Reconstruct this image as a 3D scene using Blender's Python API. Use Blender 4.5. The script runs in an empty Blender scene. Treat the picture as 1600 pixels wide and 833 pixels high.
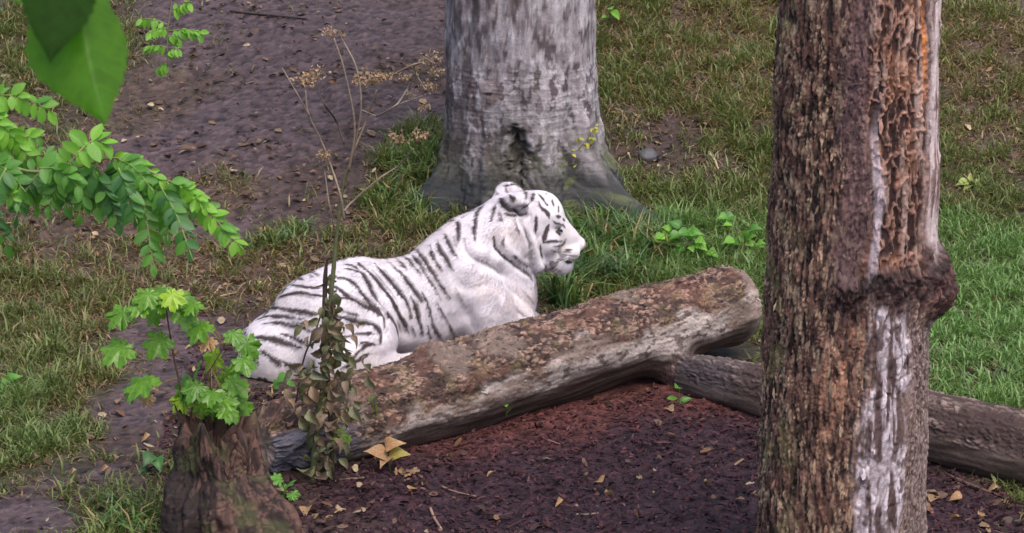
import bpy, math, random
import numpy as np
from mathutils import Vector, Matrix
from mathutils.bvhtree import BVHTree

random.seed(7)
RNG = np.random.default_rng(11)
scene = bpy.context.scene
COL = scene.collection
R = math.radians

# ------------------------------------------------------------------ camera
CAM_Y, CAM_Z, PITCH, LENS = -14.0, 4.31, 16.0, 100.0
cam_d = bpy.data.cameras.new('camera')
cam_d.lens = LENS; cam_d.sensor_width = 36.0
cam_d.clip_start = 0.05; cam_d.clip_end = 400.0
cam = bpy.data.objects.new('camera', cam_d); COL.objects.link(cam)
cam.location = (0, CAM_Y, CAM_Z); cam.rotation_euler = (R(90 - PITCH), 0, 0)
scene.camera = cam
cam_d.dof.use_dof = True; cam_d.dof.focus_distance = 14.2; cam_d.dof.aperture_fstop = 18.0

# ------------------------------------------------------------------ sky, sun, exposure (overcast, under trees)
SUN_EL, SUN_AZ = 62.0, 150.0      # azimuth the light comes from, clockwise from +Y
world = bpy.data.worlds.new('World'); scene.world = world; world.use_nodes = True
wn = world.node_tree.nodes; wl = world.node_tree.links
for n in list(wn): wn.remove(n)
sky = wn.new('ShaderNodeTexSky'); sky.sky_type = 'NISHITA'; sky.sun_disc = False
sky.sun_elevation = R(SUN_EL); sky.sun_rotation = R(SUN_AZ); sky.air_density = 1.0; sky.dust_density = 4.0; sky.ozone_density = 1.0
bg = wn.new('ShaderNodeBackground'); bg.inputs['Strength'].default_value = 0.15
wo = wn.new('ShaderNodeOutputWorld')
wl.new(sky.outputs[0], bg.inputs[0]); wl.new(bg.outputs[0], wo.inputs[0])
sun_d = bpy.data.lights.new('sun', 'SUN'); sun_d.energy = 1.5; sun_d.angle = R(45); sun_d.color = (1.0, 0.93, 0.86)
sun = bpy.data.objects.new('sun', sun_d); COL.objects.link(sun)
sdir = Vector((math.sin(R(SUN_AZ)) * math.cos(R(SUN_EL)), math.cos(R(SUN_AZ)) * math.cos(R(SUN_EL)), math.sin(R(SUN_EL))))
sun.rotation_euler = (-sdir).to_track_quat('-Z', 'Y').to_euler(); sun.location = sdir * 20
scene.view_settings.view_transform = 'Standard'; scene.view_settings.look = 'None'
scene.view_settings.gamma = 1.0; scene.view_settings.use_curve_mapping = False
scene.view_settings.exposure = 0.6

# ------------------------------------------------------------------ pixel (1600 x 833) -> direction -> point
FPX = 1600 * LENS / 36.0
CAMP = np.array([0.0, CAM_Y, CAM_Z])
FWD = np.array([0, math.cos(R(PITCH)), -math.sin(R(PITCH))]); UPV = np.array([0, math.sin(R(PITCH)), math.cos(R(PITCH))])
def ray(px, py):
    d = FWD + np.array([1.0, 0, 0]) * (px - 800) / FPX + UPV * (416.5 - py) / FPX
    return d
def at_depth(px, py, depth):
    return CAMP + ray(px, py) * depth
def at_y(px, py, y):
    d = ray(px, py); return CAMP + d * ((y - CAM_Y) / d[1])
def pxm(p):            # pixels per metre at a point
    return FPX / float(np.dot(np.asarray(p) - CAMP, FWD))

# ------------------------------------------------------------------ noise
def _hash(ix, iy, iz, seed):
    h = (ix * 73856093) ^ (iy * 19349663) ^ (iz * 83492791) ^ (seed * 2654435761)
    h &= 0xFFFFFFFF
    h = ((h ^ (h >> 15)) * 2246822519) & 0xFFFFFFFF
    h = ((h ^ (h >> 13)) * 3266489917) & 0xFFFFFFFF
    return h ^ (h >> 16)
_G = np.array([(1,1,0),(-1,1,0),(1,-1,0),(-1,-1,0),(1,0,1),(-1,0,1),(1,0,-1),(-1,0,-1),(0,1,1),(0,-1,1),(0,1,-1),(0,-1,-1)], float)
def perlin(p, seed=0):
    p = np.asarray(p, float); i = np.floor(p).astype(np.int64); f = p - i
    u = f * f * f * (f * (f * 6 - 15) + 10); out = 0
    for dx in (0, 1):
        for dy in (0, 1):
            for dz in (0, 1):
                g = _G[_hash(i[..., 0] + dx, i[..., 1] + dy, i[..., 2] + dz, seed) % 12]
                v = g[..., 0] * (f[..., 0] - dx) + g[..., 1] * (f[..., 1] - dy) + g[..., 2] * (f[..., 2] - dz)
                w = (u[..., 0] if dx else 1 - u[..., 0]) * (u[..., 1] if dy else 1 - u[..., 1]) * (u[..., 2] if dz else 1 - u[..., 2])
                out = out + v * w
    return out
def fbm(p, octv=4, seed=0, gain=0.5, lac=2.03):
    a, s, out = 1.0, np.asarray(p, float), 0
    for k in range(octv):
        out = out + a * perlin(s, seed + k * 17); s = s * lac; a *= gain
    return out
def worley(p, seed=0):
    """F1, F2, random number of the nearest cell"""
    p = np.asarray(p, float); i = np.floor(p).astype(np.int64); f = p - i
    f1 = np.full(p.shape[:-1], 9.0); f2 = f1.copy(); cid = np.zeros(p.shape[:-1])
    for dx in (-1, 0, 1):
        for dy in (-1, 0, 1):
            for dz in (-1, 0, 1):
                h = _hash(i[..., 0] + dx, i[..., 1] + dy, i[..., 2] + dz, seed)
                ox = (h & 1023) / 1023.0; oy = ((h >> 10) & 1023) / 1023.0; oz = ((h >> 20) & 1023) / 1023.0
                d = np.sqrt((f[..., 0] - dx - ox) ** 2 + (f[..., 1] - dy - oy) ** 2 + (f[..., 2] - dz - oz) ** 2)
                m = d < f1
                f2 = np.where(m, f1, np.minimum(f2, d)); f1 = np.where(m, d, f1)
                cid = np.where(m, (_hash(h, dx * 0 + h, h, 5) % 4096) / 4096.0, cid)
    return f1, f2, cid
def smooth(a, b, x):
    t = np.clip((np.asarray(x, float) - a) / (b - a), 0, 1); return t * t * (3 - 2 * t)
def lerp(a, b, t):
    return a + (b - a) * t
def lin(c):            # sRGB 0..255 -> linear
    c = np.asarray(c, float) / 255.0
    return np.where(c <= 0.04045, c / 12.92, ((c + 0.055) / 1.055) ** 2.4)

# ------------------------------------------------------------------ ground height
def H(x, y):
    x = np.asarray(x, float); y = np.asarray(y, float)
    t = np.clip((y - 0.15) / 0.3, -30, 30)
    h = 0.2 * 0.3 * np.log1p(np.exp(t))
    h = np.where(y > 9, 1.77 + 1.2 * (1 - np.exp(-(y - 9) / 7)), h)
    q = np.stack([x * 0.55, y * 0.55, np.zeros_like(x)], -1)
    h = h + 0.05 * fbm(q, 3, 3) * smooth(-2.5, 1.5, y)
    h = h + 0.015 * fbm(np.stack([x * 1.7, y * 1.7, np.zeros_like(x)], -1), 2, 9)
    return h
def h1(x, y):
    return float(H(np.array([x]), np.array([y]))[0])
def ground(px, py):
    d = ray(px, py); t = np.linspace(3, 45, 1200)
    p = CAMP + d * t[:, None]; g = p[:, 2] - H(p[:, 0], p[:, 1])
    k = int(np.argmax(g < 0)) or 1199
    a = g[k - 1] / (g[k - 1] - g[k] + 1e-9)
    return p[k - 1] + (p[k] - p[k - 1]) * a

# ------------------------------------------------------------------ mesh helpers
def mesh_np(name, verts, faces, cols=None, smooth_shade=True):
    """verts (n,3), faces: list of int arrays (k,3)/(k,4); cols (n,3) linear -> point colour attribute Col"""
    me = bpy.data.meshes.new(name)
    if not isinstance(faces, list): faces = [faces]
    faces = [np.asarray(f, np.int32) for f in faces if len(f)]
    verts = np.asarray(verts, np.float32)
    me.vertices.add(len(verts)); me.vertices.foreach_set('co', verts.ravel())
    nl = sum(f.size for f in faces); npoly = sum(len(f) for f in faces)
    me.loops.add(nl); me.loops.foreach_set('vertex_index', np.concatenate([f.ravel() for f in faces]))
    me.polygons.add(npoly)
    sizes = np.concatenate([np.full(len(f), f.shape[1], np.int32) for f in faces])
    starts = np.concatenate([[0], np.cumsum(sizes)[:-1]]).astype(np.int32)
    me.polygons.foreach_set('loop_start', starts)
    if smooth_shade: me.polygons.foreach_set('use_smooth', np.ones(npoly, bool))
    me.update(calc_edges=True)
    if cols is not None:
        at = me.attributes.new('Col', 'FLOAT_COLOR', 'POINT')
        c = np.ones((len(verts), 4), np.float32); c[:, :3] = cols; at.data.foreach_set('color', c.ravel())
    return me
def add(name, me, mat=None, parent=None, loc=None):
    o = bpy.data.objects.new(name, me); COL.objects.link(o)
    if mat is not None and me is not None and not me.materials: me.materials.append(mat)
    if parent is not None: o.parent = parent
    if loc is not None: o.location = loc
    return o
def tag(o, label=None, cat=None, group=None, kind=None):
    if label: o['label'] = label
    if cat: o['category'] = cat
    if group: o['group'] = group
    if kind: o['kind'] = kind
    return o
def thing(name, label, cat, loc=(0, 0, 0), group=None):
    o = bpy.data.objects.new(name, None); COL.objects.link(o); o.location = loc; o.empty_display_size = 0.1
    return tag(o, label, cat, group)
class MB:
    """collects pieces of one part"""
    def __init__(s): s.v, s.q, s.t, s.c, s.n = [], [], [], [], 0
    def add(s, v, q=None, t=None, c=None):
        v = np.asarray(v, float).reshape(-1, 3)
        if q is not None and len(q): s.q.append(np.asarray(q) + s.n)
        if t is not None and len(t): s.t.append(np.asarray(t) + s.n)
        s.v.append(v); s.n += len(v)
        s.c.append(np.broadcast_to(np.asarray(c if c is not None else (1, 1, 1), float), (len(v), 3)))
    def mesh(s, name, off=(0, 0, 0), sm=True):
        f = []
        if s.q: f.append(np.concatenate(s.q))
        if s.t: f.append(np.concatenate(s.t))
        return mesh_np(name, np.concatenate(s.v) - np.asarray(off), f, np.concatenate(s.c), sm)
    def tube(s, pts, rad, n=6, c=None, wob=0.0):
        pts = np.asarray(pts, float); rad = np.broadcast_to(np.asarray(rad, float), (len(pts),))
        tan = np.gradient(pts, axis=0); tan /= np.linalg.norm(tan, axis=1)[:, None] + 1e-9
        ref = np.array([0.31, 0.82, 0.48]); a = np.cross(tan, ref); a /= np.linalg.norm(a, axis=1)[:, None] + 1e-9
        b = np.cross(tan, a); th = np.linspace(0, 2 * np.pi, n, endpoint=False)
        rr = rad[:, None] * (1 + wob * RNG.normal(size=(len(pts), n)))
        v = pts[:, None] + rr[..., None] * (np.cos(th)[None, :, None] * a[:, None] + np.sin(th)[None, :, None] * b[:, None])
        m = len(pts); i = np.arange(m - 1)[:, None] * n; j = np.arange(n)[None]; k = (j + 1) % n
        q = np.stack([i + j, i + k, i + n + k, i + n + j], -1).reshape(-1, 4)
        vv = np.concatenate([v.reshape(-1, 3), pts[:1], pts[-1:]])
        e0, e1 = m * n, m * n + 1; jj = np.arange(n); kk = (jj + 1) % n
        t = np.concatenate([np.stack([kk, jj, np.full(n, e0)], -1), np.stack([(m - 1) * n + jj, (m - 1) * n + kk, np.full(n, e1)], -1)])
        s.add(vv, q, t, c)
def spline(pts, n):
    """Catmull-Rom through pts"""
    P = np.asarray(pts, float)
    if len(P) == 2: return P[0] + (P[1] - P[0]) * np.linspace(0, 1, n)[:, None]
    E = np.concatenate([[2 * P[0] - P[1]], P, [2 * P[-1] - P[-2]]])
    t = np.linspace(0, len(P) - 1 - 1e-6, n); k = t.astype(int); f = (t - k)[:, None]
    a, b, c, d = E[k], E[k + 1], E[k + 2], E[k + 3]
    return 0.5 * (2 * b + (c - a) * f + (2 * a - 5 * b + 4 * c - d) * f ** 2 + (3 * b - a - 3 * c + d) * f ** 3)

# ------------------------------------------------------------------ materials
class NT:
    def __init__(s, name):
        s.m = bpy.data.materials.new(name); s.m.use_nodes = True
        s.t = s.m.node_tree; s.t.nodes.clear(); s.out = s.n('ShaderNodeOutputMaterial')
    def n(s, typ, **kw):
        nd = s.t.nodes.new(typ)
        for k, v in kw.items(): setattr(nd, k, v)
        return nd
    def l(s, a, b): s.t.links.new(a, b)
    def noise(s, scale, detail=4, rough=0.55, vec=None, dist=0.0):
        nd = s.n('ShaderNodeTexNoise'); nd.inputs['Scale'].default_value = scale; nd.inputs['Detail'].default_value = detail
        nd.inputs['Roughness'].default_value = rough; nd.inputs['Distortion'].default_value = dist
        if vec is not None: s.l(vec, nd.inputs['Vector'])
        return nd.outputs[0]
    def ramp(s, fac, stops):
        nd = s.n('ShaderNodeValToRGB'); e = nd.color_ramp.elements
        while len(e) < len(stops): e.new(0.5)
        for k, (p, c) in enumerate(stops):
            e[k].position = p; e[k].color = (*c, 1) if len(c) == 3 else c
        s.l(fac, nd.inputs[0]); return nd.outputs[0]
    def mul(s, a, b, fac=1.0):
        nd = s.n('ShaderNodeMix', data_type='RGBA', blend_type='MULTIPLY'); nd.inputs[0].default_value = fac
        s.l(a, nd.inputs[6])
        if isinstance(b, tuple): nd.inputs[7].default_value = (*b, 1)
        else: s.l(b, nd.inputs[7])
        return nd.outputs[2]
    def coords(s, scale=(1, 1, 1)):
        tc = s.n('ShaderNodeTexCoord'); mp = s.n('ShaderNodeMapping'); mp.inputs['Scale'].default_value = scale
        s.l(tc.outputs['Object'], mp.inputs[0]); return mp.outputs[0]
    def bump(s, h, strength, dist, nrm=None):
        b = s.n('ShaderNodeBump'); b.inputs['Strength'].default_value = strength; b.inputs['Distance'].default_value = dist
        s.l(h, b.inputs['Height'])
        if nrm is not None: s.l(nrm, b.inputs['Normal'])
        return b.outputs[0]
def grey(a): return (a, a, a)
def surface_mat(name, tint=(1, 1, 1), rough=0.8, spec=0.3, fine=120.0, amp=0.35, bump=0.5, bdist=0.004, stretch=(1, 1, 1), sss=0.0, coarse=18.0):
    """colour attribute x two scales of noise, fine relief"""
    t = NT(name); at = t.n('ShaderNodeAttribute', attribute_name='Col')
    v = t.coords(stretch); n1 = t.noise(fine, 6, 0.65, v); n2 = t.noise(coarse, 5, 0.6, v, 0.4)
    r1 = t.ramp(n1, [(0.28, grey(1 - amp)), (0.72, grey(1 + amp))]); r2 = t.ramp(n2, [(0.3, grey(1 - amp * 0.7)), (0.7, grey(1 + amp * 0.7))])
    c = t.mul(t.mul(t.mul(at.outputs['Color'], r1), r2), tint)
    b = t.n('ShaderNodeBsdfPrincipled'); t.l(c, b.inputs['Base Color'])
    t.l(t.ramp(n2, [(0.3, grey(max(0.05, rough - 0.18))), (0.7, grey(min(1, rough + 0.12)))]), b.inputs['Roughness'])
    b.inputs['Specular IOR Level'].default_value = spec
    t.l(t.bump(n1, bump, bdist, t.bump(n2, bump * 0.8, bdist * 3)), b.inputs['Normal'])
    t.l(b.outputs[0], t.out.inputs[0]); return t.m
def leaf_mat(name, color=None, back=None, rough=0.4, trans=0.35, vary=0.3, scale=40.0, spec=0.5, edge=None):
    """leaf blade: reflecting and letting light through; colour from Col unless given"""
    t = NT(name); v = t.coords(); n1 = t.noise(scale, 4, 0.6, v)
    r1 = t.ramp(n1, [(0.3, grey(1 - vary)), (0.7, grey(1 + vary))])
    if color is None:
        src = t.n('ShaderNodeAttribute', attribute_name='Col').outputs['Color']
    else:
        rgb = t.n('ShaderNodeRGB'); rgb.outputs[0].default_value = (*color, 1); src = rgb.outputs[0]
    oi = t.n('ShaderNodeObjectInfo'); rr = t.ramp(oi.outputs['Random'], [(0.0, (0.75, 0.8, 0.8)), (1.0, (1.25, 1.18, 1.0))])
    c = t.mul(t.mul(src, r1), rr)
    if edge is not None:
        n3 = t.noise(scale * 0.35, 3, 0.5, v); mk = t.ramp(n3, [(0.56, (0, 0, 0)), (0.66, (1, 1, 1))])
        mx = t.n('ShaderNodeMix', data_type='RGBA'); t.l(mk, mx.inputs[0]); t.l(c, mx.inputs[6]); mx.inputs[7].default_value = (*edge, 1); c = mx.outputs[2]
    b = t.n('ShaderNodeBsdfPrincipled'); t.l(c, b.inputs['Base Color']); b.inputs['Roughness'].default_value = rough
    b.inputs['Specular IOR Level'].default_value = spec
    nb = t.bump(t.noise(scale * 2, 3, 0.5, v), 0.35, 0.002); t.l(nb, b.inputs['Normal'])
    tr = t.n('ShaderNodeBsdfTranslucent'); t.l(t.mul(c, (1.15, 1.25, 0.55)), tr.inputs[0])
    mx = t.n('ShaderNodeMixShader'); mx.inputs[0].default_value = trans
    t.l(b.outputs[0], mx.inputs[1]); t.l(tr.outputs[0], mx.inputs[2]); t.l(mx.outputs[0], t.out.inputs[0])
    return t.m
# ================================================================== THE GROUND
# what the ground is like at places read off the photograph and put on the ground:
# (px, py, soil colour sRGB, grass cover, greenness, blade length m, litter)
DIRT = (76, 62, 64); MUL = (54, 34, 41); BR = (76, 61, 54); RED = (92, 54, 50); OL = (60, 54, 40); DK = (66, 51, 48)
ZP = [
 (300,20,DIRT,.05,.4,.05,.3),(450,60,DIRT,0,.4,.05,.12),(600,60,DIRT,0,.4,.05,.1),(620,160,DIRT,0,.4,.05,.6),(650,120,DK,.1,.3,.08,1),(560,220,DK,0,.4,.05,.8),(480,180,DIRT,0,.4,.05,.2),
 (350,190,DIRT,0,.4,.05,.3),(250,150,BR,.06,.4,.05,.5),(250,240,DIRT,0,.4,.05,.4),(420,260,DIRT,0,.4,.05,.4),(560,285,DK,.06,.3,.05,.9),
 (530,330,DK,.15,.3,.06,1),(470,310,DK,.08,.3,.06,.9),(400,20,DIRT,.08,.4,.05,.4),(330,60,DIRT,.1,.4,.06,.3),
 (150,60,OL,.5,.5,.08,.4),(60,60,OL,.75,.55,.09,.2),(20,20,OL,.8,.55,.09,.2),(120,170,OL,.35,.4,.07,.6),(30,130,OL,.7,.5,.09,.2),(180,180,BR,.15,.4,.06,.7),
 (60,250,BR,.3,.4,.08,.6),(50,360,BR,.3,.4,.08,.6),(150,390,BR,.35,.35,.08,.6),(300,330,BR,.5,.25,.08,.7),(350,318,BR,.5,.3,.07,.7),(350,352,DIRT,.0,.3,.05,.2),(400,350,DIRT,.04,.3,.05,.2),
 (430,365,OL,.9,.75,.10,.3),(340,400,BR,.55,.2,.09,.8),(420,425,BR,.55,.2,.09,.9),(300,455,BR,.5,.2,.09,.8),(380,470,DK,.3,.15,.08,1),(240,430,BR,.5,.3,.09,.7),
 (620,375,OL,.6,.5,.09,.9),(570,355,BR,.45,.4,.09,1),(650,260,OL,1,.85,.15,.3),(600,310,OL,.85,.7,.13,.6),(520,385,DK,.5,.3,.08,1),(660,345,OL,.7,.6,.1,.5),
 (30,450,OL,.8,.5,.1,.3),(100,465,OL,.85,.45,.11,.3),(150,500,OL,.8,.4,.1,.4),(60,560,OL,.9,.6,.1,.2),(30,620,OL,1,.85,.1,.1),(80,680,OL,1,.85,.09,.1),(20,720,OL,1,.85,.09,.1),
 (135,600,OL,.8,.4,.1,.5),(200,460,BR,.6,.3,.1,.6),(115,720,OL,.5,.6,.07,.4),
 (230,520,DIRT,0,.3,.05,.3),(255,600,DIRT,0,.3,.05,.3),(190,640,DIRT,0,.3,.05,.4),(150,740,DIRT,0,.3,.05,.3),(60,800,DIRT,0,.3,.05,.2),(215,690,DK,.05,.3,.05,.9),
 (300,505,DIRT,0,.3,.05,.3),(330,545,DIRT,.04,.3,.05,.5),(350,600,DK,.15,.4,.06,.8),(195,815,OL,.9,.75,.09,.2),(235,735,DK,.4,.6,.07,.6),(170,790,OL,.6,.7,.08,.3),
 (600,760,MUL,0,.3,.05,.3),(800,720,MUL,0,.3,.05,.15),(1000,700,MUL,0,.3,.05,.15),(1150,680,MUL,0,.3,.05,.2),(700,800,MUL,0,.3,.05,.35),(1000,800,MUL,0,.3,.05,.1),
 (500,790,DK,0,.3,.05,.8),(460,740,DK,.05,.5,.05,.8),(1500,790,MUL,0,.3,.05,.5),(1560,800,MUL,0,.3,.05,.5),(1350,720,MUL,0,.3,.05,.3),(800,900,MUL,0,.3,.05,.1),(1200,900,MUL,0,.3,.05,.1),
 (1000,608,RED,0,.3,.05,.3),(900,640,RED,0,.3,.05,.3),(1080,610,RED,0,.3,.05,.4),(760,672,RED,0,.3,.05,.2),
 (970,30,BR,.8,.4,.1,.4),(1050,60,BR,.8,.32,.1,.5),(1150,40,BR,.75,.26,.1,.6),(1000,130,OL,.9,.5,.11,.3),(1100,150,BR,.85,.38,.11,.4),(1180,130,BR,.8,.36,.1,.4),
 (1055,210,DK,.25,.4,.07,.9),(1010,245,DK,.3,.4,.07,.9),(1110,255,DK,.4,.5,.07,.9),(1180,230,OL,.95,.7,.1,.2),(1000,320,OL,.95,.8,.1,.2),(1100,300,OL,.95,.7,.1,.2),(1150,360,OL,1,.9,.11,.1),
 (960,400,OL,1,.95,.16,.1),(1030,380,OL,1,.95,.14,.1),(1190,420,OL,1,.9,.1,.1),(890,440,OL,1,.8,.12,.4),(930,370,OL,1,.9,.15,.2),
 (1500,50,BR,.75,.25,.09,.6),(1580,100,BR,.65,.16,.09,.8),(1500,130,BR,.7,.2,.09,.7),(1500,200,BR,.75,.45,.08,.5),(1580,220,BR,.65,.35,.08,.5),(1590,20,BR,.75,.28,.09,.6),
 (1520,300,OL,.9,.7,.08,.3),(1500,370,OL,1,.92,.08,.1),(1580,400,OL,1,.95,.08,.05),(1500,500,OL,1,1,.08,.05),(1580,550,OL,1,1,.08,.05),(1520,590,OL,1,.95,.08,.1),
 (1330,200,BR,.85,.4,.09,.4),(1330,400,OL,1,.9,.09,.1),(1400,60,BR,.8,.28,.09,.5),(1592,775,OL,.9,.8,.06,.2),(870,465,OL,.6,.6,.09,.6),(1185,510,OL,.8,.8,.08,.3),
 (1250,560,OL,.8,.8,.08,.3),(1700,760,OL,.8,.8,.07,.2),(560,470,BR,.2,.3,.06,.5),(700,430,BR,.2,.3,.06,.5),(820,470,BR,.3,.4,.06,.5)]
ZW = np.array([ground(z[0], z[1])[:2] for z in ZP])
ZV = np.array([[*lin(z[2]), *z[3:]] for z in ZP])
def zone(x, y, seed=41):
    x = np.asarray(x, float); y = np.asarray(y, float); q = np.stack([x * 2.2, y * 2.2, np.zeros_like(x)], -1)
    wx = x + 0.16 * fbm(q, 3, seed); wy = y + 0.2 * fbm(q + 31.7, 3, seed + 5)
    out = np.zeros((len(x), ZV.shape[1]))
    for s in range(0, len(x), 40000):
        e = slice(s, s + 40000)
        d2 = (wx[e, None] - ZW[None, :, 0]) ** 2 + (0.8 * (wy[e, None] - ZW[None, :, 1])) ** 2 + 1e-3
        w = 1 / (d2 * d2 * np.sqrt(np.sqrt(d2))); w /= w.sum(1, keepdims=True); out[e] = w @ ZV
    return out

def build_ground():
    gx = np.concatenate([-np.geomspace(150, 3.6, 26)[:-1], np.arange(-3.6, 3.6, 0.017), np.geomspace(3.6, 150, 26)])
    gy = np.concatenate([[-150, -110, -70, -45, -32, -22, -17, -14, -11, -9, -7.5, -6.3, -5.4, -4.8, -4.3, -3.9], np.arange(-3.6, 5.6, 0.017), np.geomspace(5.7, 150, 40)])
    X, Y = np.meshgrid(gx, gy, indexing='ij'); x, y = X.ravel(), Y.ravel()
    Z = zone(x, y); z = H(x, y)
    soil = Z[:, :3].copy(); grass = Z[:, 3]; lit = Z[:, 6]
    near = (np.abs(x) < 3.7) & (y > -4.2) & (y < 6.2)
    p = np.stack([x, y, np.zeros_like(x)], -1)
    mulch = smooth(0.12, 0.05, soil.sum(1) / 3)
    n1 = fbm(p * 9, 4, 70); n2 = fbm(p * 34, 3, 71)
    f1, f2, cid = worley(p * np.array([26.0, 34.0, 1.0]) + 0.7 * n1[:, None], 72)
    n3 = fbm(p * 95, 2, 78); z = z + near * (0.008 * n1 + 0.006 * n2 + 0.004 * n3 + 0.008 * (cid - 0.5) * smooth(0.02, 0.2, f2 - f1) * (0.2 + mulch))
    soil *= (1 + 0.3 * n1 + 0.35 * n2 + 0.35 * n3)[:, None]
    soil *= (1 + (cid - 0.5) * (0.2 + 0.5 * mulch))[:, None]
    # scuffed darker humus specks and pale dry patches
    soil = lerp(soil, soil * np.array([0.45, 0.42, 0.42]), (smooth(0.18, 0.42, fbm(p * 14 + 9, 3, 75)) * (1 - 0.5 * grass))[:, None])
    soil = lerp(soil, lin((94, 79, 82))[None], (0.45 * smooth(0.1, 0.5, fbm(p * 3.1 + 4, 3, 76)) * (1 - np.clip(grass * 3, 0, 1)) * (1 - mulch))[:, None])
    nx, ny = len(gx), len(gy); i = np.arange(nx - 1)[:, None] * ny; j = np.arange(ny - 1)[None]
    q = np.stack([i + j, i + ny + j, i + ny + j + 1, i + j + 1], -1).reshape(-1, 4)
    me = mesh_np('ground', np.stack([x, y, z], -1), q, np.clip(soil, 0.004, 0.6))
    m = surface_mat('damp_soil', rough=0.72, spec=0.35, fine=210, amp=0.38, bump=0.5, bdist=0.003, coarse=60)
    tag(add('ground', me, m), kind='structure')
build_ground()
# ================================================================== THE WHITE TIGER
def surface_nets(V, org, h):
    s = V < 0; nx, ny, nz = V.shape
    c = np.zeros((nx - 1, ny - 1, nz - 1), np.int8)
    for dx in (0, 1):
        for dy in (0, 1):
            for dz in (0, 1): c += s[dx:nx - 1 + dx, dy:ny - 1 + dy, dz:nz - 1 + dz]
    I = np.argwhere((c > 0) & (c < 8)); idx = np.full(c.shape, -1, np.int64); idx[tuple(I.T)] = np.arange(len(I))
    acc = np.zeros((len(I), 3)); cnt = np.zeros(len(I))
    cor = [(0,0,0),(1,0,0),(0,1,0),(1,1,0),(0,0,1),(1,0,1),(0,1,1),(1,1,1)]
    for a in range(8):
        for b in range(a + 1, 8):
            ca, cb = np.array(cor[a]), np.array(cor[b])
            if np.abs(ca - cb).sum() != 1: continue
            va = V[tuple((I + ca).T)]; vb = V[tuple((I + cb).T)]; m = (va < 0) != (vb < 0)
            t = np.where(m, va / np.where(m, va - vb, 1), 0)
            acc += m[:, None] * (ca + t[:, None] * (cb - ca)); cnt += m
    verts = org + h * (I + acc / cnt[:, None]); Q = []
    for ax in range(3):
        A = [slice(None)] * 3; B = [slice(None)] * 3; A[ax] = slice(0, -1); B[ax] = slice(1, None)
        ch = s[tuple(A)] != s[tuple(B)]; E = np.argwhere(ch)
        u, w = (ax + 1) % 3, (ax + 2) % 3
        E = E[(E[:, u] > 0) & (E[:, w] > 0)]
        eu = np.zeros(3, int); ew = np.zeros(3, int); eu[u] = 1; ew[w] = 1
        q = np.stack([idx[tuple((E - eu - ew).T)], idx[tuple((E - ew).T)], idx[tuple(E.T)], idx[tuple((E - eu).T)]], -1)
        flip = ~s[tuple(E.T)]; q[flip] = q[flip][:, ::-1]; Q.append(q)
    return verts, np.concatenate(Q)

T_ALPHA, T_HEAD = R(22), R(9)
T_ANC = np.array([-0.987, -0.75, 0.0])
T_U = np.array([math.cos(T_ALPHA), math.sin(T_ALPHA), 0]); T_W = np.array([math.sin(T_ALPHA), -math.cos(T_ALPHA), 0]); T_Z = np.array([0, 0, 1.0])
def on_plane(px, py, anc, wdir):
    d = ray(px, py); return CAMP + d * (np.dot(anc - CAMP, wdir) / np.dot(d, wdir))
def S(px, py, w=0.0):            # a point of the body's middle plane seen at a pixel, moved sideways by w
    return on_plane(px, py, T_ANC, T_W) + T_W * w
H_U = np.array([math.cos(T_HEAD), math.sin(T_HEAD), 0]); H_W = np.array([math.sin(T_HEAD), -math.cos(T_HEAD), 0])
H_ANC = S(822, 352)
def Sh(px, py, w=0.0): return on_plane(px, py, H_ANC, H_W) + H_W * w
def G(u, w, z):                  # body frame: metres along, towards the near side, up
    return T_ANC + T_U * u + T_W * w + T_Z * z

class SDF:
    def __init__(s, lo, hi, h):
        s.h = h; s.lo = np.asarray(lo, float); n = np.ceil((np.asarray(hi) - s.lo) / h).astype(int)
        s.ax = [s.lo[k] + h * np.arange(n[k]) for k in range(3)]; s.V = np.full(tuple(n), 1.0, np.float32)
    def sub(s, lo, hi):
        sl = []
        for k in range(3):
            a = max(0, int((lo[k] - s.lo[k]) / s.h) - 1); b = min(s.V.shape[k], int((hi[k] - s.lo[k]) / s.h) + 2); sl.append(slice(a, max(a + 1, b)))
        g = np.stack(np.meshgrid(*[s.ax[k][sl[k]] for k in range(3)], indexing='ij'), -1)
        return tuple(sl), g
    def blend(s, sl, d, k, neg=False):
        v = s.V[sl]
        if neg:
            d = -d; hh = np.clip(0.5 - 0.5 * (v - d) / k, 0, 1) if k else 0
            s.V[sl] = np.maximum(v, d) if not k else lerp(v, d, hh) + k * hh * (1 - hh)
        else:
            hh = np.clip(0.5 + 0.5 * (v - d) / k, 0, 1); s.V[sl] = lerp(v, d, hh) - k * hh * (1 - hh)
    def cone(s, a, ra, b, rb, k=0.05, neg=False):
        a, b = np.asarray(a), np.asarray(b); m = max(ra, rb) + k * 1.5 + 0.02
        sl, g = s.sub(np.minimum(a, b) - m, np.maximum(a, b) + m); ab = b - a
        t = np.clip(((g - a) @ ab) / (ab @ ab + 1e-12), 0, 1)
        d = np.linalg.norm(g - a - t[..., None] * ab, axis=-1) - (ra + (rb - ra) * t)
        s.blend(sl, d, k, neg)
    def ell(s, c, r, ax, k=0.05, neg=False):
        """ax: three unit vectors, r: radii along them"""
        c = np.asarray(c); r = np.asarray(r, float); m = r.max() + k * 1.5 + 0.02; sl, g = s.sub(c - m, c + m)
        q = (g - c) @ np.asarray(ax).T; k0 = np.linalg.norm(q / r, axis=-1); k1 = np.linalg.norm(q / r ** 2, axis=-1)
        s.blend(sl, k0 * (k0 - 1) / (k1 + 1e-9), k, neg)

def tilt(u, w, ang):             # frame turned in the vertical plane along u by ang (degrees, nose up)
    a = R(ang); return (u * math.cos(a) + T_Z * math.sin(a), w, -u * math.sin(a) + T_Z * math.cos(a))

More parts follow.
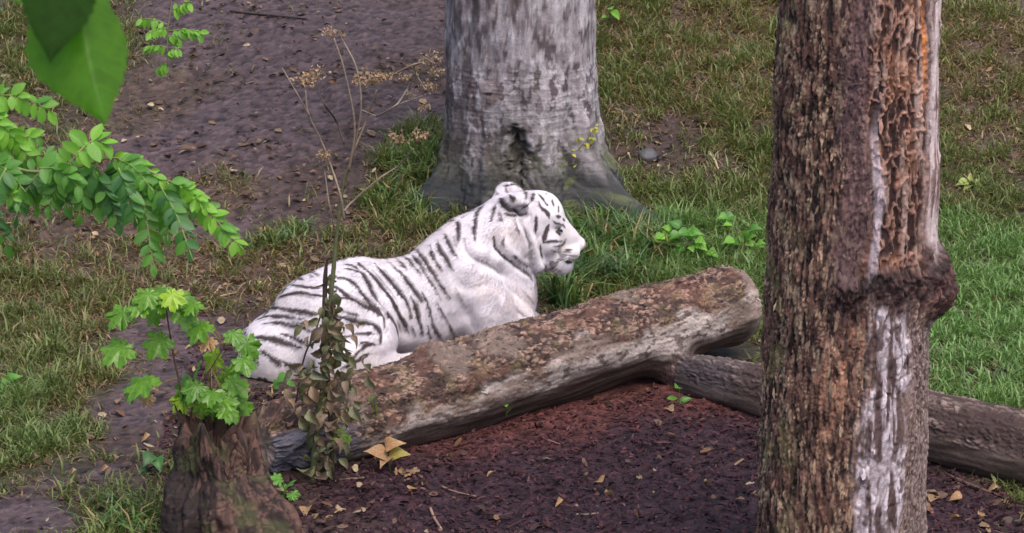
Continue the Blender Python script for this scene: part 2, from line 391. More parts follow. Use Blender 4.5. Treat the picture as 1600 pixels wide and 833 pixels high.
def tiger_body():
    f = SDF((-1.55, -1.3, -0.03), (0.62, 0.3, 0.93), 0.0062)
    B = (T_U, T_W, T_Z)
    # trunk: rump, loin, barrel, chest
    f.ell(S(506, 517), (.27, .21, .255), tilt(T_U, T_W, 26), .06)
    f.ell(S(432, 556), (.185, .2, .20), B, .10)
    f.ell(S(560, 492), (.27, .215, .262), B, .10)
    f.ell(S(640, 484), (.27, .215, .268), tilt(T_U, T_W, 6), .10)
    f.ell(S(706, 455), (.22, .20, .27), tilt(T_U, T_W, 24), .10)
    f.ell(S(765, 470), (.205, .185, .235), tilt(T_U, T_W, 30), .09)
    f.cone(S(486, 486), .155, S(562, 456), .15, .08)
    # neck and throat
    f.cone(S(716, 415), .195, S(790, 357), .155, .08)
    f.cone(S(735, 395), .17, Sh(812, 345), .125, .06)
    f.cone(S(780, 392), .14, S(778, 470), .175, .06)
    f.cone(S(795, 400), .115, S(792, 455), .14, .05)
    for w in (1, -1):
        # haunch, folded hind leg
        f.ell(S(520, 505, w * .155), (.255, .115, .215), tilt(T_U, T_W, -8), .045)
        f.ell(S(560, 500, w * .185), (.135, .085, .19), tilt(T_U, T_W, -20), .035)
        f.cone(G(.26, w * .25, .17), .10, G(.02, w * .30, .09), .085, .05)
        f.cone(G(.02, w * .31, .075), .065, G(.42, w * .33, .06), .052, .04)
        f.ell(G(.46, w * .33, .05), (.10, .06, .05), B, .03)
        # shoulder, upper arm, forearm along the ground, paw
        f.ell(S(712, 445, w * .125), (.135, .075, .20), tilt(T_U, T_W, 20), .06)
        f.cone(S(728, 440, w * .15), .10, S(790, 490, w * .165), .095, .06)
        f.cone(S(735, 480, w * .165), .10, S(752, 540, w * .185), .085, .06)
        e_ = 0 if w > 0 else -.22
        f.cone(S(752, 545, w * .185), .08, G(1.20 + e_, w * .17, .07), .060, .05)
        f.cone(G(1.20 + e_, w * .17, .065), .058, G(1.34 + e_, w * .16, .055), .05, .04)
        f.ell(G(1.40 + e_, w * .16, .05), (.11, .07, .055), B, .03)
        for t in (-.045, -.015, .015, .045):
            f.cone(G(1.44 + e_, w * .16 + t, .042), .026, G(1.505 + e_, w * .16 + t * 1.15, .03), .024, .012)
            f.cone(G(.50, w * .33 + t * .9, .04), .022, G(.56, w * .33 + t, .028), .02, .012)
    # ---- head
    f.ell(Sh(822, 340), (.138, .12, .137), tilt(H_U, H_W, -20), .05)
    f.ell(Sh(846, 335), (.098, .10, .108), tilt(H_U, H_W, -30), .05)
    f.ell(Sh(832, 372), (.11, .108, .11), tilt(H_U, H_W, -20), .05)
    f.cone(Sh(858, 345), .083, Sh(884, 371), .057, .03)
    f.cone(Sh(884, 371), .055, Sh(900, 380), .038, .02)
    f.ell(Sh(907, 381), (.022, .034, .022), (H_U, H_W, T_Z), .012)          # nose
    f.cone(Sh(835, 393), .085, Sh(874, 410), .052, .035)
    f.ell(Sh(881, 414), (.048, .044, .048), tilt(H_U, H_W, -10), .035)          # chin
    for w in (1, -1):
        f.ell(Sh(887, 391, w * .038), (.052, .042, .047), tilt(H_U, H_W, -15), .018)   # whisker pad
        f.ell(Sh(850, 372, w * .075), (.07, .045, .06), tilt(H_U, H_W, -25), .03)      # cheek bone
        f.ell(Sh(818, 372, w * .088), (.085, .05, .125), tilt(H_U, H_W, -16), .02)   # ruff
        f.cone(Sh(812, 345, w * .10), .05, Sh(836, 406, w * .085), .036, .02)
        f.ell(Sh(864, 342, w * .058), (.042, .024, .022), tilt(H_U, H_W, -40), .02)    # brow
        f.ell(Sh(871, 354, w * .078), (.024, .022, .014), tilt(H_U, H_W, -40), .014, True)
        f.ell(Sh(870, 355, w * .063), (.019, .019, .019), tilt(H_U, H_W, -40), .006)
        # ears: cupped discs turned back
        eu = H_U * math.cos(R(35)) + H_W * w * math.sin(R(35)); en = -H_U * math.sin(R(35)) * 1.0 + H_W * w * math.cos(R(35))
        ez = T_Z * math.cos(R(32)) + en * math.sin(R(32)) * .9; en2 = np.cross(eu, ez)
        ex = (eu, en2 / np.linalg.norm(en2), ez / np.linalg.norm(ez))
        ec = Sh(801, 315, w * .108) if w > 0 else Sh(801, 312, w * .090)
        f.ell(ec, (.082, .034, .074) if w > 0 else (.086, .034, .068), ex, .035)
        f.ell(ec + H_W * w * .030 + H_U * .022 - T_Z * .014, (.052, .026, .044), ex, .010, True)
    # mouth line and parted lips
    for w in (1, -1):
        f.cone(Sh(860, 409, w * .075), .012, Sh(880, 405, w * .065), .010, .006, True)
        f.cone(Sh(878, 406, w * .068), .008, Sh(903, 401, w * .03), .006, .006, True)
    # tail swept round on the far side
    P = spline([G(-.2, -.10, .17), G(-.24, -.25, .08), G(-.1, -.40, .045), G(.15, -.48, .04), G(.5, -.44, .04)], 14)
    for k, (a, b) in enumerate(zip(P[:-1], P[1:])): f.cone(a, .055 - .0018 * k, b, .055 - .0018 * (k + 1), .025)
    # lies on the ground
    zz = f.ax[2][None, None, :]; f.V = np.maximum(f.V, (0.006 - zz)).astype(np.float32)
    # muscle and loose skin relief
    sl, g = f.sub((-1.55, -1.3, -.03), (.62, .3, .93))
    m = np.abs(f.V) < 0.04; pts = g[m]
    f.V[m] += 0.010 * fbm(pts * 5.0, 2, 90)
    return surface_nets(f.V, f.lo, f.h)

# stripes, and grey shade of skin creases painted as faint stripes, traced on enlarged crops of the photograph: crop -> (x0, y0, scale)
CROP = dict(A=(360, 390, 3.785), B=(500, 380, 3.785), C=(640, 330, 3.786), D=(740, 270, 4.627))
STR = [
 ('A',16,[(395,155),(415,170),(440,182)]),('A',12,[(465,122),(500,135),(535,158)]),('A',8,[(470,145),(495,165)]),
 ('A',13,[(300,205),(390,210),(470,222),(560,225)]),('A',9,[(285,228),(340,232)]),('A',18,[(215,282),(290,275),(370,258),(430,255),(500,268),(560,275)]),
 ('A',20,[(165,360),(220,340),(300,345),(400,358),(470,372),(540,380)]),('A',16,[(135,430),(180,405),(240,392),(330,395),(440,408)]),
 ('A',14,[(195,438),(280,430),(370,445),(450,468),(510,480)]),('A',9,[(370,425),(440,438),(500,452)]),
 ('A',22,[(85,505),(150,515),(230,522),(300,540),(370,562),(430,582)]),('A',14,[(305,500),(370,515),(430,540),(470,570)]),
 ('A',16,[(60,590),(110,615),(150,645),(175,670)]),('A',20,[(175,590),(220,618),(265,650),(305,690)]),('A',22,[(290,650),(350,680),(410,700),(450,700)]),('A',20,[(60,745),(110,762),(180,765),(215,770)]),
 ('B',10,[(140,120),(190,130),(232,155)]),('B',16,[(150,150),(230,165),(270,205),(300,265),(330,320),(370,380)]),
 ('B',22,[(225,115),(270,150),(330,210),(385,280),(430,340),(460,400),(490,450),(515,500),(530,550)]),
 ('B',20,[(90,200),(170,212),(215,250),(260,310),(300,360),(340,400),(375,440),(378,500)]),('B',18,[(60,250),(110,268),(160,310),(210,340),(260,370),(320,400)]),
 ('B',12,[(60,310),(110,320),(180,330),(240,360)]),('B',12,[(60,390),(110,395),(180,415),(230,425)]),('B',20,[(90,430),(150,440),(230,465),(300,475),(345,500),(362,540),(358,590)]),
 ('B',13,[(100,560),(165,548),(220,535),(290,530),(325,535)]),('B',14,[(160,710),(195,680),(240,630),(290,595),(335,600)]),('B',10,[(225,605),(270,585),(310,590)]),
 ('B',16,[(120,740),(170,720),(220,695),(280,660),(310,655)]),('B',18,[(325,120),(370,170),(420,225),(470,285),(510,335),(530,390),(545,440)]),
 ('B',16,[(400,95),(440,140),(490,185),(530,240),(570,295),(605,345)]),('B',20,[(395,405),(430,455),(455,510),(465,570)]),('B',18,[(535,310),(565,370),(585,440),(600,500),(612,555)]),
 ('B',10,[(545,490),(560,530),(568,560)]),('B',13,[(600,285),(635,350),(655,420),(675,490),(705,545),(735,590)]),('B',10,[(635,485),(650,540),(675,590)]),
 ('B',9,[(460,90),(490,125),(520,160)]),('B',12,[(490,75),(530,100),(570,150),(600,190)]),('B',12,[(545,70),(590,115),(630,170)]),
 ('C',18,[(45,225),(80,270),(120,330),(165,400),(205,460),(245,520)]),('C',12,[(15,255),(50,300),(95,350)]),('C',10,[(60,330),(110,390),(150,450),(190,530)]),
 ('C',16,[(125,195),(130,240),(160,300),(195,355)]),('C',16,[(165,165),(180,220),(220,280),(265,355)]),('C',16,[(210,120),(225,170),(255,225),(285,275)]),
 ('C',17,[(285,60),(293,110),(293,180)]),('C',9,[(265,150),(270,185),(285,215)]),('C',20,[(440,-40),(410,0),(395,50),(388,110),(392,175)]),('C',9,[(305,40),(350,15)]),
 ('C',8,[(330,155),(335,210),(370,265),(430,295),(490,325),(545,365)]),('C',14,[(500,150),(505,205),(550,260),(610,305),(670,345),(710,375),(728,410)]),('C',13,[(610,255),(660,290),(720,335)]),
 ('C',9,[(665,465),(705,505),(740,550)]),('C',9,[(632,572),(665,608),(705,630)]),('C',9,[(265,440),(295,500),(335,570)]),('C',13,[(165,540),(200,610),(240,680),(285,760)]),('C',13,[(0,420),(40,470),(80,535)]),
 ('D',18,[(160,225),(145,290),(130,350)]),('D',18,[(375,110),(380,150),(385,190)]),('D',20,[(440,145),(430,175),(415,205)]),('D',20,[(470,205),(490,250),(530,290),(548,325)]),
 ('D',16,[(465,150),(500,190),(530,230)]),('D',15,[(570,195),(575,245)]),('D',12,[(615,240),(612,285)]),('D',16,[(595,315),(630,320)]),('D',12,[(570,345),(600,365),(640,375),(665,395)]),
 ('D',26,[(540,380),(525,420),(515,460),(500,500)]),('D',16,[(500,505),(560,500),(640,495)]),('D',12,[(570,535),(620,530),(650,515),(670,480)]),('D',20,[(455,310),(455,380),(450,440)]),
 ('D',12,[(480,520),(485,570),(500,620)]),('D',11,[(330,340),(370,410),(400,490),(420,560),(430,650),(435,680)]),('D',12,[(215,100),(260,90),(320,75)]),
 ('D',14,[(215,290),(260,300),(330,305),(390,290)]),('D',36,[(195,180),(220,225),(270,262),(330,282)]),('D',22,[(260,160),(310,200)]),('D',14,[(190,270),(200,330),(210,350)]),
 ('D',18,[(600,420),(625,450)]),('D',24,[(550,640),(580,665),(605,650)]),('D',20,[(570,690),(610,640)]),('D',12,[(600,635),(640,630),(690,648),(735,650)]),('D',10,[(420,210),(385,235),(350,260)]),('D',10,[(600,690),(640,720)]),('D',8,[(690,600),(760,605)]),('D',8,[(655,555),(690,560),(720,552)]),('D',9,[(560,560),(610,575),(630,570)]),('D',8,[(300,330),(320,400),(340,450)]),('D',9,[(230,440),(215,500),(235,560)]),('D',9,[(500,650),(530,690),(560,720)]),('D',8,[(545,120),(520,160)]),('D',10,[(640,330),(660,345)]),('D',9,[(590,400),(615,402),(630,385)]),('D',6,[(650,570),(700,575)]),('D',6,[(640,590),(690,598)])]
# folds: crop, half width m, depth m (negative = ridge), points
FOLDS = [('C',.016,.016,[(500,150),(505,205),(550,260),(610,305),(670,345),(710,375),(735,410)]),('D',.010,.010,[(330,340),(370,410),(400,490),(420,560),(430,650)]),
 ('D',.014,-.010,[(380,400),(420,470),(445,560),(465,640)]),('D',.012,.010,[(480,520),(490,580),(500,640),(520,680)]),('D',.022,-.010,[(200,430),(230,520),(310,600),(380,650)]),
 ('C',.022,.012,[(330,155),(335,210),(370,265),(430,295),(490,325),(545,365)]),('C',.03,-.012,[(350,200),(420,245),(500,290),(570,340)]),('C',.032,.014,[(265,360),(300,430),(370,452),(450,430),(500,400)]),
 ('C',.03,-.010,[(330,370),(400,360),(480,390),(600,440)]),('C',.024,.012,[(560,430),(640,490),(710,550),(745,570)]),('C',.03,.014,[(335,560),(370,640),(400,720)]),('C',.014,.007,[(632,572),(665,608),(705,630)]),
 ('B',.016,.018,[(360,330),(382,400),(385,470),(380,530),(362,590)]),('B',.03,-.014,[(330,400),(350,470),(340,540),(320,600)]),('B',.03,.010,[(440,480),(500,520),(560,540)])]

def build_tiger():
    V, Q = tiger_body()
    # smooth the voxel steps
    n = len(V); E = np.concatenate([Q[:, [0, 1]], Q[:, [1, 2]], Q[:, [2, 3]], Q[:, [3, 0]]])
    for _ in range(4):
        acc = np.zeros_like(V); cnt = np.zeros(n)
        for a, b in ((0, 1), (1, 0)):
            for k in range(3): acc[:, k] += np.bincount(E[:, a], V[E[:, b], k], n)
            cnt += np.bincount(E[:, a], minlength=n)
        V = lerp(V, acc / cnt[:, None], 0.5)
    bvh = BVHTree.FromPolygons(V.tolist(), Q.tolist())
    fnv = np.cross(V[Q[:, 1]] - V[Q[:, 0]], V[Q[:, 2]] - V[Q[:, 0]])
    N = np.zeros_like(V)
    for k in range(4):
        for c in range(3): N[:, c] += np.bincount(Q[:, k], fnv[:, c], n)
    N /= np.linalg.norm(N, axis=1)[:, None] + 1e-9
    # folds of loose skin, edge of the ruff and of the thigh, pressed into (or raised from) the surface
    def hit0(px, py):
        d = ray(px, py); h = bvh.ray_cast(Vector(CAMP), Vector(d / np.linalg.norm(d))); return None if h[0] is None else np.array(h[0])
    disp = np.zeros(n)
    for crop, wd, dep, pts in FOLDS:
        x0, y0, sc = CROP[crop]; P = [hit0(x0 + x / sc, y0 + y / sc) for x, y in spline(pts, 5 * len(pts))]; P = [p for p in P if p is not None]
        if len(P) < 2: continue
        head = crop == 'D'; anc, wv = (H_ANC, H_W) if head else (T_ANC, T_W); P = np.array(P); M = P - 2 * ((P - anc) @ wv)[:, None] * wv
        t = np.linspace(0, 1, len(P)); fade = np.minimum(1, .25 + 3 * np.minimum(t, 1 - t))
        for K in (P, M):
            m = np.where(np.all((V > K.min(0) - 4 * wd) & (V < K.max(0) + 4 * wd), axis=1))[0]
            if not len(m): continue
            d = np.linalg.norm(V[m][:, None] - K[None], axis=2); k = d.argmin(1); d = d[np.arange(len(m)), k]
            disp[m] += -.75 * dep * fade[k] * np.exp(-(d / wd) ** 2)
    V = V + N * disp[:, None]
    bvh = BVHTree.FromPolygons(V.tolist(), Q.tolist())
    cover = np.zeros(n)
    jit = 0.004 * np.stack([fbm(V * 30, 3, 61), fbm(V * 30 + 7, 3, 62), fbm(V * 30 + 19, 3, 63)], -1)
    VJ = V + jit; wob = .0038 * fbm(V * 14, 3, 60) + .002 * fbm(V * 45, 2, 59)
    def hit(px, py):
        d = ray(px, py); d = d / np.linalg.norm(d)
        for dy in (0, 2, 4, 6):
            d = ray(px + dy * 0.3, py + dy); d = d / np.linalg.norm(d)
            h = bvh.ray_cast(Vector(CAMP), Vector(d))
            if h[0] is not None: return np.array(h[0])
        return None
    def paint(P, rad, amt=1.0, side=None):
        nonlocal cover
        lo, hi = P.min(0) - 0.05, P.max(0) + 0.05
        m = np.all((V > lo) & (V < hi), axis=1)
        if side is not None: m &= ((V - side[0]) @ side[1]) * side[2] > -.012
        m = np.where(m)[0]
        if not len(m): return
        A, Bp = P[:-1], P[1:]; x = VJ[m]; best = np.full(len(m), -9.0)
        for k in range(len(A)):
            ab = Bp[k] - A[k]; t = np.clip(((x - A[k]) @ ab) / (ab @ ab + 1e-12), 0, 1)
            d = np.linalg.norm(x - A[k] - t[:, None] * ab, axis=1)
            r = rad[k] + (rad[k + 1] - rad[k]) * t
            best = np.maximum(best, (r - d))
        best = best + wob[m] * np.clip(rad.max() / .008, .3, 1.2)
        cover[m] = np.maximum(cover[m], amt * smooth(-0.0032, 0.0026, best))
    wn_ = np.stack([V[:, 0]], -1)
    for crop, wd, pts in STR:
        x0, y0, sc = CROP[crop]; P = [hit(x0 + x / sc, y0 + y / sc) for x, y in spline(pts, max(6, 3 * len(pts)))]
        P = np.array([p for p in P if p is not None])
        if len(P) < 2: continue
        t = np.linspace(0, 1, len(P)); prof = np.minimum(1, 0.35 + 2.6 * np.minimum(t, 1 - t)) * (1 + 0.18 * np.sin(t * 9 + wd))
        rad = (wd / sc) / pxm(P.mean(0)) * 0.5 * prof * (1.4 if crop != 'D' else 1.4)
        amt = 0.55 if (crop == 'C' and wd <= 9) or (crop == 'D' and wd == 11) else 1.0
        head = crop == 'D' or (crop == 'C' and pts[0][0] > 480)
        anc, wv = (H_ANC, H_W) if head else (T_ANC, T_W)
        paint(P, rad, amt)
        if crop in 'AB' and wd >= 14 and len(pts) >= 4:          # thin companion line, where stripes split
            a_, b_ = (.15, .6) if len(pts) % 2 else (.4, .92); K = spline(pts, 30)[int(a_ * 30):int(b_ * 30)]; off = (wd * .8, -wd * .65) if crop == 'B' else (0, wd * .95)
            C2 = [hit(x0 + (x + off[0]) / sc, y0 + (y + off[1]) / sc) for x, y in K[::2]]; C2 = np.array([p for p in C2 if p is not None])
            if len(C2) > 3: paint(C2, np.full(len(C2), .3 * rad.max()) * np.sin(np.linspace(.3, 2.84, len(C2))), .7)
        M = P - 2 * ((P - anc) @ wv)[:, None] * wv           # the other side of the body
        M2 = []
        for p in M:
            q = bvh.find_nearest(Vector(p)); M2.append(np.array(q[0]) if q[0] is not None else p)
        paint(np.array(M2), rad, amt, (anc + wv * -.03, wv, -1))
    # tail rings
    tq = np.array([G(-.24, -.25, .08), G(-.1, -.40, .045), G(.15, -.48, .04), G(.5, -.44, .04)])
    P = spline(tq, 40); d = np.stack([np.linalg.norm(V - p, axis=1) for p in P[::4]], 1); k = d.min(1)
    tl = (V - T_ANC) @ T_U; lat = (V - T_ANC) @ T_W; tail = (lat < -.36) & (V[:, 2] < .12) & (k < .08)
    cover = np.maximum(cover, tail * smooth(0.1, 0.5, np.sin(tl * 55)))
    base = np.array(lin((229, 222, 228)))[None] * (1 + 0.10 * fbm(V * 7, 3, 64) + 0.10 * fbm(V * np.array([16, 16, 24]), 3, 69) + 0.06 * fbm(V * 40, 2, 65))[:, None]
    # soiled, yellower fur low on the body; faint grey on neck and ruff
    low = smooth(.16, .0, V[:, 2] + .05 * fbm(V * 8, 2, 66)); base = lerp(base, lin((196, 184, 172))[None], 0.55 * low[:, None])
    greyp = smooth(.05, .45, fbm(V * np.array([9, 9, 14.0]), 3, 67)); hd = np.linalg.norm(V - Sh(812, 372, .09), axis=1)
    base = lerp(base, lin((172, 160, 170))[None], (greyp * (0.2 + 0.45 * smooth(.14, .06, hd) + .3 * smooth(.45, .15, np.linalg.norm(V - S(770, 440, .18), axis=1))))[:, None])
    hl, hw = (V - H_ANC) @ H_U, np.abs((V - H_ANC) @ H_W)
    base = lerp(base, lin((216, 198, 182))[None], ((.2) * smooth(.05, .5, fbm(V * 4.5 + 3, 3, 58)))[:, None])
    bridge = smooth(.07, .02, np.linalg.norm(V - Sh(895, 360), axis=1)); base = lerp(base, lin((222, 198, 204))[None], .6 * bridge[:, None]); nose = smooth(.034, .024, np.linalg.norm(V - Sh(911, 383), axis=1)); base = lerp(base, lin((190, 140, 145))[None], nose[:, None])
    dark = lin((58, 43, 46))[None] * (1 + 0.25 * fbm(V * 25, 3, 68))[:, None]
    col = lerp(base, dark, np.clip(cover, 0, 1)[:, None] * 0.95)
    def spot(px, py, w, r, c, amt=1.0, both=True):
        nonlocal col
        for s in ((1, -1) if both else (1,)):
            d = np.linalg.norm(VJ - Sh(px, py, w * s), axis=1); col = lerp(col, lin(c)[None], (amt * smooth(r * 1.15, r * .8, d))[:, None])
    h = hit(910, 391)
    if h is not None: col = lerp(col, lin((60, 40, 45))[None], smooth(.011, .006, np.linalg.norm(V - h, axis=1))[:, None])
    root = thing('tiger', 'white tiger with dark brown stripes lying behind the log', 'tiger', tuple(G(.4, 0, 0.0)))
    loc = np.array(root.location)
    t = NT('tiger_coat'); at = t.n('ShaderNodeAttribute', attribute_name='Col'); n1 = t.noise(260, 5, .7, t.coords((.35, 1, 1)))
    b = t.n('ShaderNodeBsdfPrincipled'); t.l(t.mul(at.outputs['Color'], t.ramp(n1, [(.3, grey(.88)), (.7, grey(1.06))])), b.inputs['Base Color'])
    b.inputs['Roughness'].default_value = .8; b.inputs['Specular IOR Level'].default_value = .15
    b.inputs['Sheen Weight'].default_value = .15; b.inputs['Sheen Roughness'].default_value = .5
    t.l(t.bump(n1, .35, .002), b.inputs['Normal']); t.l(b.outputs[0], t.out.inputs[0])
    me = mesh_np('tiger_body', V - loc, Q, np.clip(col, 0, 1)); add('body', me, t.m, root)
    # short fur: single tapered hairs lying back along the coat
    area = np.linalg.norm(fnv, axis=1); nf = 190000
    face = RNG.choice(len(Q), nf, p=area / area.sum()); w4 = RNG.dirichlet((1, 1, 1, 1), nf)
    rootp = (V[Q[face]] * w4[..., None]).sum(1); nn = (N[Q[face]] * w4[..., None]).sum(1); nn /= np.linalg.norm(nn, axis=1)[:, None] + 1e-9
    cc = (col[Q[face]] * w4[..., None]).sum(1)
    flow = -T_U * 1.0 - T_Z * 0.75 + RNG.normal(size=(nf, 3)) * .22 + .5 * np.stack([fbm(rootp * 6, 2, 55), fbm(rootp * 6 + 9, 2, 56), fbm(rootp * 6 + 21, 2, 57)], -1)
    isface = (((rootp - H_ANC) @ H_U) > .05) & (rootp[:, 2] > .4)
    flow = flow - (flow * nn).sum(1)[:, None] * nn; flow /= np.linalg.norm(flow, axis=1)[:, None] + 1e-9
    ruff = np.linalg.norm(rootp - Sh(818, 395, .09), axis=1) < .11
    ln = np.where(isface, .007, np.where(ruff, .024, .016)) * RNG.uniform(.6, 1.4, nf); side = np.cross(nn, flow)
    keep = (rootp[:, 2] > .03) & (np.linalg.norm(rootp - Sh(870, 355, .07), axis=1) > .022) & (np.linalg.norm(rootp - Sh(909, 383), axis=1) > .03)
    wdt = np.where(isface, .0011, .0016)
    tip = rootp + (flow * .97 + nn * .28) * ln[:, None]
    v = np.stack([rootp - side * wdt[:, None] - nn * .001, rootp + side * wdt[:, None] - nn * .001, tip], 1)[keep]
    cc = (cc * RNG.uniform(.88, 1.08, (nf, 1)))[keep]
    fm = mesh_np('tiger_fur', v.reshape(-1, 3) - loc, np.arange(len(v) * 3).reshape(-1, 3), np.clip(np.repeat(cc, 3, 0), 0, 1))
    tf = NT('tiger_fur'); a2 = tf.n('ShaderNodeAttribute', attribute_name='Col'); d2 = tf.n('ShaderNodeBsdfPrincipled')
    tf.l(a2.outputs['Color'], d2.inputs['Base Color']); d2.inputs['Roughness'].default_value = .7; d2.inputs['Specular IOR Level'].default_value = .2
    tr = tf.n('ShaderNodeBsdfTranslucent'); tf.l(a2.outputs['Color'], tr.inputs[0]); mx = tf.n('ShaderNodeMixShader'); mx.inputs[0].default_value = .35
    tf.l(d2.outputs[0], mx.inputs[1]); tf.l(tr.outputs[0], mx.inputs[2]); tf.l(mx.outputs[0], tf.out.inputs[0])
    tag(add('fur', fm, tf.m, root), kind='stuff')
    # eyes and whiskers
    te = NT('tiger_eye'); be = te.n('ShaderNodeBsdfPrincipled'); be.inputs['Base Color'].default_value = (.02, .016, .02, 1); be.inputs['Roughness'].default_value = .12; te.l(be.outputs[0], te.out.inputs[0])
    for s in (1, -1):
        mb = MB(); c = Sh(871.5, 353.5, s * .0735); th = np.linspace(0, np.pi, 9); ph = np.linspace(0, 2 * np.pi, 14, endpoint=False)
        g = np.stack([np.outer(np.sin(th), np.cos(ph)), np.outer(np.sin(th), np.sin(ph)), np.outer(np.cos(th), np.ones(14))], -1).reshape(-1, 3)
        i = np.arange(8)[:, None] * 14; j = np.arange(14)[None]; k2 = (j + 1) % 14
        fr = np.array(tilt(H_U, H_W * s, -35)); g = (g * np.array([.0155, .012, .008])) @ fr
        mb.add(g + c, np.stack([i + j, i + 14 + j, i + 14 + k2, i + k2], -1).reshape(-1, 4)); add('eye', mb.mesh('eye', loc), te.m, root)
    tw = NT('whisker'); bw = tw.n('ShaderNodeBsdfPrincipled'); bw.inputs['Base Color'].default_value = (.85, .83, .84, 1); bw.inputs['Roughness'].default_value = .4; tw.l(bw.outputs[0], tw.out.inputs[0])
    for s in (1, -1):
        for k in range(6):
            a = Sh(RNG.uniform(880, 890), RNG.uniform(388, 399), s * .072); e = Sh(RNG.uniform(838, 858), RNG.uniform(398, 422), s * RNG.uniform(.14, .18))
            m_ = (a + e) / 2 + T_Z * RNG.uniform(.0, .02) + H_W * s * .02
            mb = MB(); mb.tube(spline([a, m_, e], 8), np.linspace(.0008, .0003, 8), 4); add('whisker', mb.mesh('whisker', loc), tw.m, root)
build_tiger()
# ================================================================== TRUNKS, LOGS AND THE STUMP
BARK = surface_mat('weathered_bark', rough=.78, spec=.3, fine=170, amp=.3, bump=.6, bdist=.003, coarse=45)
def barrel(path, rad, ns, nth, relief, e1=(0, -1, 0), caps=(True, True), cap_col=(120, 100, 85), ss=None):
    """tube along path with relief(P, N, s, th, r) -> (height, colour); th 0 points along e1"""
    t = np.linspace(0, 1, ns) if ss is None else ss
    C = np.stack([np.interp(t, np.linspace(0, 1, 200), c) for c in spline(path, 200).T], -1)
    r = np.interp(t, np.linspace(0, 1, len(rad)), rad)
    T = np.gradient(C, axis=0); T /= np.linalg.norm(T, axis=1)[:, None]
    E1 = np.asarray(e1, float)[None] - (T @ np.asarray(e1, float))[:, None] * T; E1 /= np.linalg.norm(E1, axis=1)[:, None]
    E2 = np.cross(T, E1)
    th = np.linspace(0, 2 * np.pi, nth, endpoint=False)
    N = np.cos(th)[None, :, None] * E1[:, None] + np.sin(th)[None, :, None] * E2[:, None]
    L = np.concatenate([[0], np.cumsum(np.linalg.norm(np.diff(C, axis=0), axis=1))])
    S_ = np.broadcast_to(L[:, None], N.shape[:2]); TH = np.broadcast_to(th[None], N.shape[:2]); RR = np.broadcast_to(r[:, None], N.shape[:2])
    Q3 = np.stack([RR * np.cos(TH), RR * np.sin(TH), S_], -1)                 # the log's own straight coordinates
    h, col = relief(Q3.reshape(-1, 3), N.reshape(-1, 3), S_.ravel(), TH.ravel(), RR.ravel(), L[-1], (C[:, None] + RR[..., None] * N).reshape(-1, 3))
    V = C[:, None] + (RR + h.reshape(RR.shape))[..., None] * N
    i = np.arange(ns - 1)[:, None] * nth; j = np.arange(nth)[None]; k = (j + 1) % nth
    q = np.stack([i + j, i + k, i + nth + k, i + nth + j], -1).reshape(-1, 4)
    verts = [V.reshape(-1, 3)]; cols = [col]; quads = [q]; tris = []; base = ns * nth
    for end, on in zip((0, ns - 1), caps):
        if not on: continue
        ring0 = end * nth + np.arange(nth); prev = ring0; cen = V[end].mean(0); rings = (.8, .55, .3, .12)
        d = T[end] * (-1 if end == 0 else 1)
        for f in rings:
            p = cen + (V[end] - cen) * f
            dz = .012 * fbm(p * 28, 3, 33) - .02 * (1 - f) * (1 if end else 1)
            p = p + d * dz[:, None]; verts.append(p)
            sh = (1 + .35 * np.sin(f * 60 + 3 * fbm(p * 9, 2, 34)) * .3 + .5 * fbm(p * 22, 3, 35))[:, None]
            cols.append(np.clip(lin(cap_col)[None] * sh, .005, 1)); cur = base + np.arange(nth); base += nth
            a, b = (prev, cur); nx = np.roll(np.arange(nth), -1)
            qq = np.stack([a, a[nx], b[nx], b], -1); quads.append(qq if end else qq[:, ::-1]); prev = cur
        verts.append((cen - d * .01)[None]); cols.append(lin(cap_col)[None]); nx = np.roll(np.arange(nth), -1)
        tt = np.stack([prev, prev[nx], np.full(nth, base)], -1); tris.append(tt if end else tt[:, ::-1]); base += 1
    F = [np.concatenate(quads)] + ([np.concatenate(tris)] if tris else [])
    return np.concatenate(verts), F, np.concatenate(cols)
def mixc(col, c, m): return lerp(col, (lin(c) if np.ndim(c) == 1 else c) * np.ones((len(col), 1)), np.asarray(m)[:, None])
def plates(Q, size, seed, warp=.5):
    """bark plates: size (across, along); returns plate edge 0..1, plate random"""
    q = Q / np.array([size[0], size[0], size[1]]); q = q + warp * np.stack([fbm(q * .6, 2, seed), fbm(q * .6 + 9, 2, seed + 1), fbm(q * .6 + 17, 2, seed + 2)], -1)
    f1, f2, c = worley(q, seed + 3); return smooth(.03, .3, f2 - f1), c

